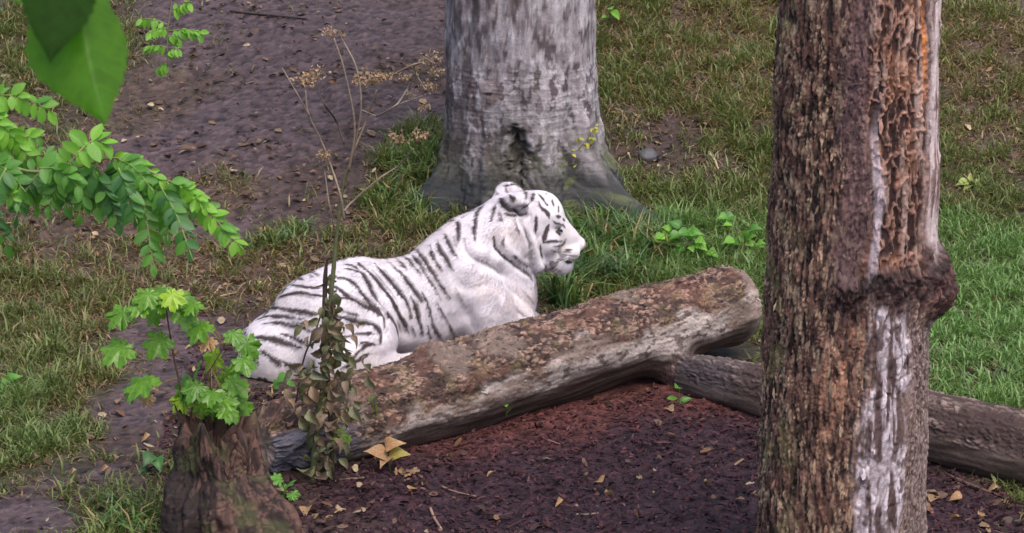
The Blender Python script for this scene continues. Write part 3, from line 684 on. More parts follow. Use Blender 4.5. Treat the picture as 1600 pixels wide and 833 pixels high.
# ---- the big living tree on the slope
def build_big_tree():
    b = ground(816, 352); cy = b[1] + .46; gz = h1(0.05, cy)
    tp = at_y(812, 0, cy); bp = at_y(816, 300, cy)
    ax = (tp - bp) / (tp[2] - bp[2]); P0 = bp + ax * (gz - .42 - bp[2])
    zt = 5.2; path = [P0, P0 + ax * .8, P0 + ax * 1.8, P0 + ax * zt]
    ss = np.concatenate([np.linspace(0, .52, 330), np.linspace(.53, 1, 60)])
    def relief(Q, N, s, th, r, L, P):
        z = s - .42; lat = N[:, 0]; front = -N[:, 1]
        flare = np.exp(-np.clip(z + .12, 0, 9) / .20)
        az = np.arctan2(N[:, 0], -N[:, 1])               # 0 front, + right
        lobe = lambda a, w: np.exp(-((np.angle(np.exp(1j * (az - a)))) / w) ** 2)
        h = flare * (.03 + .62 * lobe(.95, .24) + .30 * lobe(1.6, .3) + .42 * lobe(-1.1, .28) + .13 * lobe(.35, .2) + .15 * lobe(-.45, .24) + .2 * lobe(2.8, .5)) + .025 * flare * fbm(Q * np.array([9, 9, 2]), 3, 100)
        h = h - .03 * np.exp(-np.clip(z, 0, 9) / .5) * lobe(.05, .16)
        d1 = fbm(Q * np.array([5, 5, 2.2]), 4, 101); h = h + .018 * d1
        e, c = plates(Q, (.05, .10), 103, .7); e2, c2 = plates(Q, (.022, .032), 108, .6)
        strk = fbm(Q * np.array([26, 26, 3.5]), 4, 111); hor = fbm(Q * np.array([6, 6, 34]), 3, 112)
        h = h + .004 * e * (c - .3) + .003 * e2 * (c2 - .4) + .006 * strk + .003 * hor
        col = lin((146, 137, 142))[None] * (1 + .35 * d1 + .42 * strk + .22 * hor)[:, None] * (.82 + .36 * c[:, None])
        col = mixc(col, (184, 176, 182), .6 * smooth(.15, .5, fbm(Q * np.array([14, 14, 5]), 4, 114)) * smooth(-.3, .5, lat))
        col = mixc(col, (70, 58, 60), .85 * smooth(.12, .4, fbm(Q * np.array([17, 17, 8]) + 5, 4, 115)))
        col = mixc(col, (190, 183, 190), .6 * e2 * smooth(.62, .8, c2 + .2 * d1))
        col = mixc(col, (84, 70, 72), .7 * e * smooth(.72, .86, c - .25 * lat))
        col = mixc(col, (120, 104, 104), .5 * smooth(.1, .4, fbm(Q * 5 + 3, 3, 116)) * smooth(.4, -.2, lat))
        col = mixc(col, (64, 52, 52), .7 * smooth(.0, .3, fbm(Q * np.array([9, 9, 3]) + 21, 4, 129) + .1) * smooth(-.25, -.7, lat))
        # dark wet run down the left shoulder, seam with a hollow above the cat's head
        wz = .10 * fbm(Q * np.array([3, 3, 3]), 3, 117)
        run = smooth(.13, .03, np.abs(lat + .62 + wz)) * smooth(.85, 1.15, z) * (.35 + .65 * smooth(-.1, .3, fbm(Q * np.array([16, 16, 6]), 3, 118)))
        col = mixc(col, (44, 36, 38), .9 * run); h = h - .012 * run
        seam = smooth(.05, .012, np.abs(lat + .02 + .14 * fbm(Q * 7, 3, 119))) * smooth(.5, .3, z) * smooth(.02, .12, z) * smooth(-.2, .2, fbm(Q * 12, 2, 126))
        hol = smooth(.10, .035, np.sqrt((lat + .05) ** 2 * .30 + ((z - .30) * .72) ** 2) + .045 * fbm(Q * 15, 3, 127)) * smooth(.1, .6, front)
        h = h - .03 * seam - .07 * hol; col = mixc(col, (58, 46, 46), np.clip(.7 * seam + .9 * hol, 0, 1))
        # small branch scars
        for (sl, sz, sr) in ((.52, 1.24, .022), (.16, .84, .014), (-.42, .62, .016)):
            dd = np.sqrt(((lat - sl) * .44) ** 2 + ((z - sz) * 1.5) ** 2) + .008 * fbm(Q * 30, 2, 121); k = smooth(sr * 1.3, sr * .6, dd) * (front > 0)
            h = h - .010 * k; col = mixc(col, (62, 50, 52), .7 * k)
        # algae and dark damp foot
        h = h + smooth(.6, .1, z) * (.02 * fbm(Q * np.array([13, 13, 6]), 4, 128) + .006 * e * c)
        foot = smooth(.52, .08, z + .25 * fbm(Q * np.array([7, 7, 3]), 3, 122)); col = mixc(col, lin((58, 58, 48))[None] * (.5 + c[:, None]), .85 * foot)
        col = mixc(col, (46, 48, 52), .85 * smooth(.24, .02, z + .12 * fbm(Q * 8, 2, 123)) * smooth(.25, .55, np.abs(lat) + .2 * flare))
        moss = smooth(.1, .4, fbm(Q * 9 + 2, 3, 124)) * smooth(.55, .1, z) * smooth(-.2, .5, lat); col = mixc(col, (98, 104, 66), .55 * moss)
        return h, np.clip(col, .01, .8)
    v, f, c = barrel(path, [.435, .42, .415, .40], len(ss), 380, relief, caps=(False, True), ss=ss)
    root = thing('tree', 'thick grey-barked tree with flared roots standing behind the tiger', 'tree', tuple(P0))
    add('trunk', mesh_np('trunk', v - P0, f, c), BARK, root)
    return P0
TREE_P = build_big_tree()

# ---- the dead trunk close by
DT = [at_y(1313, 900, -3.5), at_y(1318, 650, -3.5), at_y(1326, 460, -3.5), at_y(1337, 200, -3.5), at_y(1343, 0, -3.5)]
DT_A = (DT[4] - DT[0]) / (DT[4][2] - DT[0][2])
def build_dead_trunk():
    P0 = DT[0] + DT_A * (-.08 - DT[0][2]); top = DT[4] + DT_A * .9
    path = [P0, DT[1], DT[2], DT[3], DT[4], top]
    ZL = np.linspace(0, 1, 200); zz = spline(path, 200)[:, 2]
    # where along the trunk things are, by height of the photograph's rows on its near face
    zrow = lambda py: at_y(1320, py, -3.82)[2]
    Z = {k: zrow(k) for k in (0, 100, 200, 300, 400, 440, 480, 500, 540, 600, 700, 833)}
    def relief(Q, N, s, th, r, L, P):
        X = N[:, 0]; z = P[:, 2]; front = -N[:, 1]
        nz = lambda k, sc, sd: fbm(Q * np.array(sc), k, sd)
        w1 = .16 * nz(3, (6, 6, 2.2), 201); w2 = .10 * nz(3, (7, 7, 5), 202); Xw, zw = X + w1, z + w2
        # relief: long plates on the left, worm-eaten wood upper right, smoother plates low in the middle
        e, c = plates(Q, (.013, .050), 210, 1.6); e2, c2 = plates(Q, (.013, .026), 214, 1.1); e3, c3 = plates(Q, (.04, .075), 218, .8)
        strk = nz(4, (34, 34, 4.2), 221); rid = np.abs(nz(3, (24, 24, 13), 222)); worm = smooth(.22, .05, rid)
        rot = smooth(.0, .16, Xw + .02 + .1*smooth(Z[200], Z[0], z)) * smooth(Z[440] - .04, Z[440] + .06, zw) * smooth(.9, .7, X)
        low = smooth(-.0, .14, Xw - .0) * smooth(.66, .5, Xw) * smooth(Z[480] + .05, Z[500] - .05, zw)
        lowr = smooth(.5, .66, Xw) * smooth(Z[480], Z[540], zw)
        rightp = smooth(.78, .88, X + .25 * w1) * smooth(Z[440], Z[400], zw)
        left = 1 - np.clip(rot + low + lowr + rightp, 0, 1)
        fl = nz(4, (62, 62, 11), 231); fl2 = nz(3, (40, 40, 9), 232); h = .016 * nz(3, (4, 4, 2), 223) + .004 * strk
        h = h + left * (.008 * e * (.25 + c) + .005 * fl + .003 * e2 * c2) + rot * (.009 * worm - .012 + .006 * strk + .004 * e2 * c2) + low * (.007 * e3 * (.3 + c3) + .002 * e2) + lowr * (.007 * e * (.3 + c)) + rightp * (.006 * strk + .006)
        # colours of the layers: dark inner bark, grey-tan shed plates, rotten wood, pale sapwood
        tan = lin((186, 156, 130)); drk = lin((40, 29, 29)); pur = lin((96, 74, 78))
        cl = lerp(drk[None], lin((112, 82, 72))[None] * (.45 + .5 * c[:, None] + .5 * c3[:, None]), (.35 + .65 * smooth(-.25, .2, fl))[:, None]); cl = lerp(cl, tan[None] * (.7 + .5 * c2[:, None]), (e * smooth(.04, .24, fl2 + .3 * (c - .5)) * smooth(-.3, .15, nz(3, (9, 9, 3), 233) + .12))[:, None]); cl = lerp(cl, drk[None] * .8, (.9 * smooth(.04, .26, -fl - .15 * nz(3, (10, 10, 3), 235)))[:, None]); cl = mixc(cl, (172, 150, 126), .6 * smooth(.16, .34, nz(3, (46, 46, 14), 236)) * smooth(-.2, .2, nz(2, (7, 7, 4), 237)))
        cl = lerp(cl, pur[None] * (.6 + .8 * c2[:, None]), (.75 * smooth(-.42, -.2, Xw) * smooth(Z[540], Z[440], zw))[:, None])
        cl = mixc(cl, (120, 92, 84), .5 * e2 * smooth(.5, .8, c2) * smooth(-.6, -.2, Xw))
        cl = mixc(cl, (150, 142, 96), .4 * smooth(.15, .4, nz(3, (8, 8, 4), 225)) * smooth(-.5, -.9, X))
        cl = mixc(cl, lin((150, 108, 88))[None] * (.5 + .9 * c2[:, None]), .7 * smooth(.0, .3, nz(3, (7, 7, 3), 238) + .12) * smooth(-.5, -.3, Xw) * smooth(Z[500], Z[540], zw) * smooth(-.25, .1, fl2))
        cr = lerp(lin((50, 32, 30))[None], lin((150, 112, 98))[None] * (.55 + .8 * c2[:, None]), worm[:, None]); cr = mixc(cr, (178, 150, 140), .65 * smooth(.05, .35, strk))
        cr = mixc(cr, (156, 108, 82), .35 * smooth(.15, .45, nz(3, (9, 9, 5), 226)))
        cp = lerp(lin((88, 70, 70))[None], lin((206, 192, 200))[None] * (.7 + .45 * c3[:, None]), ((.5 + .5 * e3) * smooth(-.35, .05, strk + .3 * nz(2, (16, 16, 9), 229)))[:, None]); cp = mixc(cp, (72, 54, 52), .85 * smooth(.14, .34, nz(3, (22, 22, 12), 227)))
        clr = lerp(lin((74, 56, 54))[None], lin((158, 138, 132))[None] * (.6 + .7 * c[:, None]), (e * .8)[:, None])
        cpr = lerp(lin((196, 178, 178))[None], lin((120, 96, 92))[None], smooth(.05, .3, strk)[:, None])
        col = cl
        for cc, m in ((cr, rot), (cp, low), (clr, lowr), (cpr, rightp)): col = lerp(col, cc, m[:, None])
        # orange seam and pale streak
        seam = smooth(.045, .015, np.abs(X - .73 + .3 * w1)) * smooth(Z[200] - .1, Z[100], zw); h = h - .012 * seam; col = mixc(col, (196, 120, 58), .85 * seam)
        st = smooth(.075, .03, np.abs(X - .16 - .4 * w1 - .06 * np.sin(z * 9))) * smooth(Z[480], Z[440], zw) * smooth(Z[200] + .12, Z[200] - .12, zw); col = mixc(col, (186, 170, 178), .8 * st); h = h + .008 * st
        # knotted dark collar and the burl on the right
        col_z = Z[480] + .06 + .05 * X; band = np.exp(-((zw - col_z) / .075) ** 2) * smooth(-.55, -.1, X)
        h = h + .030 * band * (.5 + c3) + .012 * band * (c2 - .4); col = mixc(col, lerp(drk[None] * .8, lin((92, 62, 62))[None], (c2 * c2 * e2)[:, None]), .9 * np.clip(band * 1.2, 0, 1))
        b1 = np.exp(-(((z - Z[500] - .035) / .095) ** 2 + ((np.arctan2(N[:, 0], -N[:, 1]) - 1.35) / .40) ** 2) ** 1.4)
        h = h + .088 * b1 * (1 + .25 * nz(2, (18, 18, 18), 228)); col = mixc(col, lerp(lin((44, 30, 31))[None], lin((128, 88, 80))[None], (c2 * e2)[:, None]), .9 * smooth(.12, .5, b1))
        h = h + .05 * np.exp(-np.clip(z, 0, 5) / .12)
        return h, np.clip(col, .006, .8)
    r = np.array([.325, .322, .318, .312, .308, .302, .295, .28])
    v, f, c = barrel(path, r, 560, 430, relief, caps=(False, True), cap_col=(120, 96, 80))
    root = thing('dead_tree', 'dead standing trunk with peeling brown bark and a burl', 'tree', tuple(P0))
    add('trunk', mesh_np('dead_trunk', v - P0, f, c), BARK, root)
    return v, c, P0
DTV, DTC, DTP = build_dead_trunk()

# ---- fallen logs
L1A, L1B = at_y(408, 697, -2.24), at_y(1152, 474, -.53)
def build_log():
    path = [L1A, lerp(L1A, L1B, .35) + np.array([0, 0, -.012]), lerp(L1A, L1B, .7), L1B]
    def relief(Q, N, s, th, r, L, P):
        t = s / L; up = N[:, 2]; w = .22 * fbm(Q * np.array([6, 6, 2.5]), 3, 301); u = up + w
        e, c = plates(Q, (.024, .040), 303, 1.0); e2, c2 = plates(Q, (.012, .018), 307, 1.0); strk = fbm(Q * np.array([26, 26, 3]), 4, 311)
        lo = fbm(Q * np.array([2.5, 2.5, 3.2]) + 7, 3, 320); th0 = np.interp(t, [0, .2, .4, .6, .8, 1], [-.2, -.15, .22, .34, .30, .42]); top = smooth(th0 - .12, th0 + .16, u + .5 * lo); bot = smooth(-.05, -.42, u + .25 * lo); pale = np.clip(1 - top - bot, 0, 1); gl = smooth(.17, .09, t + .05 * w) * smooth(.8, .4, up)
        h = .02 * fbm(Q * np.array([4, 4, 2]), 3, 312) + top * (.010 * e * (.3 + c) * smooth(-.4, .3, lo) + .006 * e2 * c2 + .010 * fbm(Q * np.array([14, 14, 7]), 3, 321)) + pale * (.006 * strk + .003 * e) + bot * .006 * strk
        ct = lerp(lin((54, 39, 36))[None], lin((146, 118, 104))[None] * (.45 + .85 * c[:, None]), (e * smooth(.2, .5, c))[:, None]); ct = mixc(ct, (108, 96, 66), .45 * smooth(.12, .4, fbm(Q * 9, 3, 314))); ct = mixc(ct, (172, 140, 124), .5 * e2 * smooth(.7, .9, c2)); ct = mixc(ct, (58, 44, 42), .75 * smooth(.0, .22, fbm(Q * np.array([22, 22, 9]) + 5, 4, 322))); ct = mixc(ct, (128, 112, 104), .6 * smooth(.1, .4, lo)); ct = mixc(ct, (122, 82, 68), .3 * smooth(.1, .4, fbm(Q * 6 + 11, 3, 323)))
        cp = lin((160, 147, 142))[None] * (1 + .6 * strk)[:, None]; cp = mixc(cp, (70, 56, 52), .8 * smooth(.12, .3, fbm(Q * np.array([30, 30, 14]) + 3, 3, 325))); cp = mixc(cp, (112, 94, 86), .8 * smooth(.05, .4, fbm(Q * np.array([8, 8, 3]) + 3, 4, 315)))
        cb = lin((74, 61, 57))[None] * (1 + .4 * strk)[:, None]  # grey-brown underside, colour darkened further to stand in for shadow beneath
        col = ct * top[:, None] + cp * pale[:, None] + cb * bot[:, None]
        col = mixc(col, lin((104, 102, 116))[None] * (1 + .5 * strk)[:, None], .85 * gl); h = h - .012 * gl * smooth(.1, .3, np.abs(strk))
        # crumbled edge of the bark, broken end
        h = h - .012 * smooth(.08, .0, np.abs(u - .34)) * e2; h = h - .05 * smooth(.06, .0, t + .04 * fbm(Q * 12, 2, 317))
        col = mixc(col, (150, 132, 122), .5 * smooth(.965, .99, t)); h = h + .012 * smooth(.93, .97, t) - .02 * smooth(.98, 1.0, t)
        # branch stub under the far end, low hump near the tail end
        k = np.exp(-(((s - .80 * L) / .085) ** 2 + (np.angle(np.exp(1j * (th - .75))) / .42) ** 2)); h = h + .13 * k * (1 + .4 * fbm(Q * 16, 2, 318)); col = mixc(col, lerp(lin((80, 58, 54))[None], lin((190, 160, 156))[None], (e2 * c2)[:, None]), .75 * smooth(.2, .6, k))
        k2 = np.exp(-(((s - .345 * L) / .07) ** 2 + (np.angle(np.exp(1j * (th + 1.65))) / .5) ** 2)); h = h + .035 * k2
        return h, np.clip(col, .008, .8)
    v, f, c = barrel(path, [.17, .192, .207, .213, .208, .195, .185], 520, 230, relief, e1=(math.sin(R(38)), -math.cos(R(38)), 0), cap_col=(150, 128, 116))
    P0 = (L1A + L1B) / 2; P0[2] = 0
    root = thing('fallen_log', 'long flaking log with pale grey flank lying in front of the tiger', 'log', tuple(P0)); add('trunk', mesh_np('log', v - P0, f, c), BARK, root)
    return v, c
LGV, LGC = build_log()
def build_log2():
    A, B = at_y(1072, 575, -1.12), at_y(1600, 702, -2.34); D = B - A; E = B + D * .55; E[2] = .15; A[2] -= .035
    path = [A, lerp(A, B, .5), B, E]
    def relief(Q, N, s, th, r, L, P):
        u = N[:, 2] + .2 * fbm(Q * np.array([6, 6, 2.5]), 3, 331); e, c = plates(Q, (.022, .05), 333, .9); strk = fbm(Q * np.array([26, 26, 3]), 4, 336)
        top = smooth(.0, .35, u); h = .018 * fbm(Q * np.array([4, 4, 2]), 3, 337) + top * .010 * e * (.2 + c) + .005 * strk
        ct = lerp(lin((70, 55, 52))[None], lin((128, 110, 104))[None] * (.55 + .7 * c[:, None]), (e * smooth(-.15, .3, strk + .5 * (c - .5) + .4 * fbm(Q * np.array([9, 9, 4]), 3, 338)))[:, None])
        cb = lin((104, 88, 80))[None] * (1 + .5 * strk)[:, None]; col = lerp(cb, ct, top[:, None]); col = mixc(col, (70, 66, 72), .5 * smooth(.5, .2, s))
        k = np.exp(-(((s - .32 * L) / .05) ** 2 + (np.angle(np.exp(1j * (th - 1.2))) / .4) ** 2)); h = h + .02 * k
        return h, np.clip(col, .006, .8)
    v, f, c = barrel(path, [.095, .13, .152, .16, .165], 460, 190, relief, e1=(-.5, -.85, 0), cap_col=(58, 46, 42))
    P0 = A.copy(); P0[2] = 0
    root = thing('fallen_log', 'dark grey log running behind the dead trunk to the mulch edge', 'log', tuple(P0)); add('trunk', mesh_np('dark_log', v - P0, f, c), BARK, root)
build_log2()
# ---- rotten stump
def build_stump():
    b = at_y(352, 850, -3.05); b[2] = h1(b[0], b[1]) - .06
    tp = at_y(335, 668, -2.93); path = [b, lerp(b, tp, .5), tp]
    def relief(Q, N, s, th, r, L, P):
        t = s / L; az = np.arctan2(N[:, 0], -N[:, 1]); e, c = plates(Q, (.02, .045), 351, 1.2); strk = fbm(Q * np.array([24, 24, 4]), 4, 353); n = fbm(Q * np.array([7, 7, 4]), 4, 354)
        lobe = lambda a, w: np.exp(-((np.angle(np.exp(1j * (az - a)))) / w) ** 2)
        h = .05 * n + .024 * strk + .006 * e * c + (1 - t) ** 1.4 * (.05 + .15 * lobe(1.15, .45) + .03 * lobe(-.9, .4))
        col = lerp(lin((38, 28, 27))[None], lin((84, 62, 55))[None] * (.5 + .8 * c[:, None]), (e * smooth(.3, .7, c + .3 * np.sin(az)))[:, None]); col = mixc(col, (110, 80, 70), .5 * smooth(.0, .4, strk) * smooth(-.2, .6, az))
        col = mixc(col, (34, 26, 26), .7 * smooth(-.1, -.7, az) * (az > -2)); col = mixc(col, (72, 78, 44), .4 * smooth(.15, .4, fbm(Q * 10, 3, 355)))
        return h, np.clip(col, .006, .6)
    v, f, c = barrel(path, [.20, .185, .178, .17, .16], 150, 220, relief, cap_col=(70, 50, 44))
    # ragged top: splinters up and a hollow inside
    t = (v[:, 2] - b[2]) / (tp[2] - b[2]); rr = np.linalg.norm(v[:, :2] - tp[:2], axis=1)
    az = np.arctan2(v[:, 0] - tp[0], -(v[:, 1] - tp[1])); q = np.stack([np.cos(az) * 2.3, np.sin(az) * 2.3, rr * 8], -1)
    v[:, 2] += smooth(.55, 1.0, t) * (.13 * fbm(q, 4, 361) + .045 * np.cos(az + 2.6) - .09 * smooth(.13, .04, rr) * (t > .8))
    root = thing('tree_stump', 'rotten dark brown tree stump with a ragged hollow top', 'stump', tuple(b)); add('wood', mesh_np('stump', v - b, f, c), BARK, root)
    return tp
STUMP_T = build_stump()

# loose bark flakes on trunk and log
CHIP = surface_mat('bark_flake', rough=.8, spec=.3, fine=200, amp=.35, bump=.4, bdist=.002)
def flakes(P, along, nrm, ln, wd, th, cols, name):
    """n thin curved flakes: six points each, four quads"""
    n = len(P); sd = np.cross(nrm, along); sd /= np.linalg.norm(sd, axis=1)[:, None] + 1e-9
    L, W, T = ln[:, None], wd[:, None], th[:, None]
    j = lambda: RNG.uniform(.7, 1.25, (n, 1))
    v = np.stack([P - along * L * j() * .8 - sd * W * .4, P - along * L * .9 + sd * W * .5 * j(), P - sd * W * j() + nrm * T, P + sd * W * j() + nrm * T * .8,
                  P + along * L * j() - sd * W * .35 + nrm * T * .3, P + along * L * .85 + sd * W * .45 * j() + nrm * T * .4], 1)
    f = np.array([[0, 1, 3, 2], [2, 3, 5, 4]]); F = (np.arange(n)[:, None, None] * 6 + f[None]).reshape(-1, 4)
    return mesh_np(name, v.reshape(-1, 3), F, np.clip(np.repeat(cols, 6, 0), .004, .9), False)
# ================================================================== GRASS, LITTER AND MULCH (nobody could count these)
def footprint_free(x, y, pad=0.0):
    ok = np.ones(len(x), bool)
    for A, B, r in ((L1A, L1B, .17), (at_y(1072, 575, -1.12), at_y(1600, 702, -2.34) * 1.0, .14), (G(-.2, 0, 0), G(.95, 0, 0), .27), (G(.9, .17, 0), G(1.5, .16, 0), .1), (G(.9, -.17, 0), G(1.5, -.16, 0), .1)):
        a, b = A[:2], B[:2]; ab = b - a; t = np.clip(((x - a[0]) * ab[0] + (y - a[1]) * ab[1]) / (ab @ ab), 0, 1)
        ok &= np.hypot(x - a[0] - t * ab[0], y - a[1] - t * ab[1]) > r + pad
    for p, r in ((TREE_P, .42), (DTP, .33), (STUMP_T, .25)): ok &= np.hypot(x - p[0], y - p[1]) > r + pad
    return ok
def blades(x, y, ln, wd, lean, az, bend, col, z0=None):
    n = len(x); z = H(x, y) if z0 is None else z0; P = np.stack([x, y, z - .004], -1)
    d = np.stack([np.cos(az), np.sin(az), np.zeros(n)], -1); s = np.stack([-np.sin(az), np.cos(az), np.zeros(n)], -1)
    fa = RNG.uniform(0, np.pi, n); s = s * np.cos(fa)[:, None] + d * np.sin(fa)[:, None] * .5
    L = ln[:, None]; up = np.array([0, 0, 1.0]); cl, sl = np.cos(lean)[:, None], np.sin(lean)[:, None]
    mid = P + (up * cl + d * sl) * L * .5; l2 = np.minimum(lean + bend, 2.0); tip = mid + (up * np.cos(l2)[:, None] + d * np.sin(l2)[:, None]) * L * .5
    tip[:, 2] = np.maximum(tip[:, 2], z + .004); mid[:, 2] = np.maximum(mid[:, 2], z + .006)
    w = wd[:, None] * .5; V = np.stack([P - s * w * .7, P + s * w * .7, mid - s * w, mid + s * w, tip], 1)
    b = np.arange(n)[:, None] * 5; q = b + np.array([[0, 1, 3, 2]]); t = b + np.array([[2, 3, 4]])
    c = np.stack([col * .9, col * .9, col, col, col * 1.12], 1)
    return V.reshape(-1, 3), q, t, c.reshape(-1, 3)
GRASS_M = leaf_mat('grass_blade', rough=.5, trans=.3, vary=.2, scale=30, spec=.35)
def build_grass():
    n = 560000; x = RNG.uniform(-3.3, 3.3, n); y = RNG.uniform(-4.0, 5.4, n)
    # further off more ground lies between two rows of the picture; keep the near part dense
    Z = zone(x, y, 43); cl = fbm(np.stack([x * 5, y * 5, 0 * x], -1), 3, 401); fine = fbm(np.stack([x * 17, y * 17, 0 * x], -1), 2, 402)
    p = np.clip(Z[:, 3] * (1 + 1.1 * cl + .7 * fine) - .04, 0, 1) ** 1.25
    m = (RNG.uniform(size=n) < p * .95) & footprint_free(x, y); x, y, Z, cl, fine = x[m], y[m], Z[m], cl[m], fine[m]; n = len(x)
    g = np.clip(Z[:, 4] * 1.05 - .06 + .55 * cl + .35 * fine + RNG.normal(0, .16, n), 0, 1); green = RNG.uniform(size=n) < g
    ln = Z[:, 5] * RNG.uniform(.55, 1.5, n) * (1 + .6 * cl); ln = np.clip(ln, .02, .24)
    wd = RNG.uniform(.006, .0115, n) * (1 + .4 * smooth(.11, .16, Z[:, 5])); lean = np.where(green, RNG.gamma(3, .2, n), RNG.gamma(5, .22, n)).clip(0, 1.5)
    az = RNG.uniform(0, 2 * np.pi, n) ; az = np.where(RNG.uniform(size=n) < .35, -np.pi / 2 + RNG.normal(0, .8, n), az)
    cg = lerp(lin((78, 90, 54))[None], lin((130, 142, 92))[None], RNG.beta(2, 2.4, n)[:, None]); cg = lerp(cg, lin((112, 148, 94))[None] * 1.12, (smooth(.75, 1.0, Z[:, 4]) * .75)[:, None])
    cb = lerp(lin((98, 82, 62))[None], lin((168, 146, 118))[None], RNG.beta(2, 2.5, n)[:, None])
    col = np.where(green[:, None], cg, cb) * RNG.uniform(.75, 1.2, (n, 1)) * (1 + .25 * fine)[:, None]
    V, q, t, c = blades(x, y, ln, wd, lean, az, RNG.uniform(.3, 1.1, n), col)
    tag(add('grass', mesh_np('grass', V, [q, t], np.clip(c, .005, .8)), GRASS_M), 'green and straw coloured grass covering the slope', 'grass', kind='stuff')
build_grass()

def build_litter():
    # withered leaves and straw on soil and between grass
    n = 42000; x = RNG.uniform(-3.3, 3.3, n); y = RNG.uniform(-4, 5.2, n); Z = zone(x, y, 44); cl = fbm(np.stack([x * 4, y * 4, 0 * x], -1), 3, 411)
    m = (RNG.uniform(size=n) < np.clip(Z[:, 6] * (.55 + 1.3 * cl), 0, 1) * .5) & footprint_free(x, y, .01); x, y, Z = x[m], y[m], Z[m]; n = len(x)
    P = np.stack([x, y, H(x, y) + RNG.uniform(.006, .03, n)], -1); az = RNG.uniform(0, 6.28, n); al = np.stack([np.cos(az), np.sin(az), RNG.normal(0, .3, n)], -1); al /= np.linalg.norm(al, axis=1)[:, None]
    nr = np.stack([RNG.normal(0, .4, n), RNG.normal(0, .4, n), np.ones(n)], -1); nr -= (nr * al).sum(1)[:, None] * al; nr /= np.linalg.norm(nr, axis=1)[:, None]
    pal = lin(np.array([(104, 76, 60), (140, 104, 76), (168, 138, 106), (84, 60, 50), (128, 88, 66), (122, 96, 82), (186, 164, 136), (96, 66, 56)])); col = pal[RNG.integers(0, len(pal), n)] * RNG.uniform(.35, 1.0, (n, 1))
    ln = RNG.uniform(.010, .032, n); me = flakes(P, al, nr, ln, ln * RNG.uniform(.4, .8, n), RNG.uniform(-.006, .014, n), col, 'leaf_litter')
    tag(add('leaf_litter', me, leaf_mat('dry_leaf', rough=.6, trans=.15, vary=.35, scale=60)), 'brown withered leaf scraps scattered over the soil', 'leaf litter', kind='stuff')
    # crumbs of soil, bark and rotten leaf on the bare earth
    n = 36000; x = RNG.uniform(-3.3, 3.2, n); y = RNG.uniform(-4.0, 5.2, n); Z = zone(x, y, 46); cl = fbm(np.stack([x * 6, y * 6, 0 * x], -1), 3, 415)
    m = (RNG.uniform(size=n) < np.clip((1 - 1.6 * Z[:, 3]) * (.6 + 1.2 * cl), 0, 1) * .6 * smooth(.05, .065, Z[:, :3].sum(1) / 3)) & footprint_free(x, y); x, y = x[m], y[m]; n = len(x)
    P = np.stack([x, y, H(x, y) + RNG.uniform(-.002, .012, n)], -1); az = RNG.uniform(0, 6.28, n); al = np.stack([np.cos(az), np.sin(az), RNG.normal(0, .3, n)], -1); al /= np.linalg.norm(al, axis=1)[:, None]
    nr = np.stack([RNG.normal(0, .5, n), RNG.normal(0, .5, n), np.ones(n)], -1); nr -= (nr * al).sum(1)[:, None] * al; nr /= np.linalg.norm(nr, axis=1)[:, None]
    pal = lin(np.array([(62, 48, 46), (84, 68, 66), (52, 40, 40), (104, 88, 86), (96, 72, 62), (134, 116, 108), (72, 54, 50)])); col = pal[RNG.choice(7, n, p=[.24, .2, .2, .14, .1, .05, .07])] * RNG.uniform(.7, 1.15, (n, 1))
    ln = RNG.gamma(2.5, .0045, n).clip(.004, .035); me = flakes(P, al, nr, ln, ln * RNG.uniform(.3, .8, n), RNG.uniform(.001, .008, n), col, 'soil_crumbs')
    tag(add('soil_crumbs', me, CHIP), 'dark crumbs of soil and bark on the bare path', 'soil crumbs', kind='stuff')
    # mulch: bark shreds
    n = 46000; x = RNG.uniform(-1.6, 3.2, n); y = RNG.uniform(-4.2, -.4, n); Z = zone(x, y, 45); dk = smooth(.075, .045, Z[:, :3].sum(1) / 3); rd = smooth(1.9, 2.6, Z[:, 0] / (Z[:, 1] + 1e-4))
    m = (RNG.uniform(size=n) < np.maximum(dk, rd) * .8) & footprint_free(x, y, .0); x, y, rd = x[m], y[m], rd[m]; n = len(x)
    P = np.stack([x, y, H(x, y) + RNG.uniform(.002, .024, n)], -1); az = RNG.uniform(0, 6.28, n); al = np.stack([np.cos(az), np.sin(az), RNG.normal(0, .28, n)], -1); al /= np.linalg.norm(al, axis=1)[:, None]
    nr = np.stack([RNG.normal(0, .45, n), RNG.normal(0, .45, n), np.ones(n)], -1); nr -= (nr * al).sum(1)[:, None] * al; nr /= np.linalg.norm(nr, axis=1)[:, None]
    pal = lin(np.array([(58, 36, 43), (75, 46, 52), (48, 30, 37), (92, 60, 62), (66, 40, 45), (84, 50, 51), (112, 84, 83)])); col = pal[RNG.choice(7, n, p=[.24, .2, .2, .1, .14, .09, .03])]
    rc = lin((110, 64, 60)); rd = rd * smooth(2.0, 2.4, rd + 1.4); col = lerp(col, rc[None], (rd * .4)[:, None]) * np.array([1.04, .9, .96]) * RNG.uniform(.45, .88, (n, 1))
    ln = RNG.gamma(3, .005, n).clip(.006, .045); me = flakes(P, al, nr, ln, RNG.uniform(.003, .009, n), RNG.uniform(0, .006, n), col, 'mulch')
    tag(add('mulch', me, CHIP), 'dark purple-brown bark mulch in front of the log', 'mulch', kind='stuff')
build_litter()

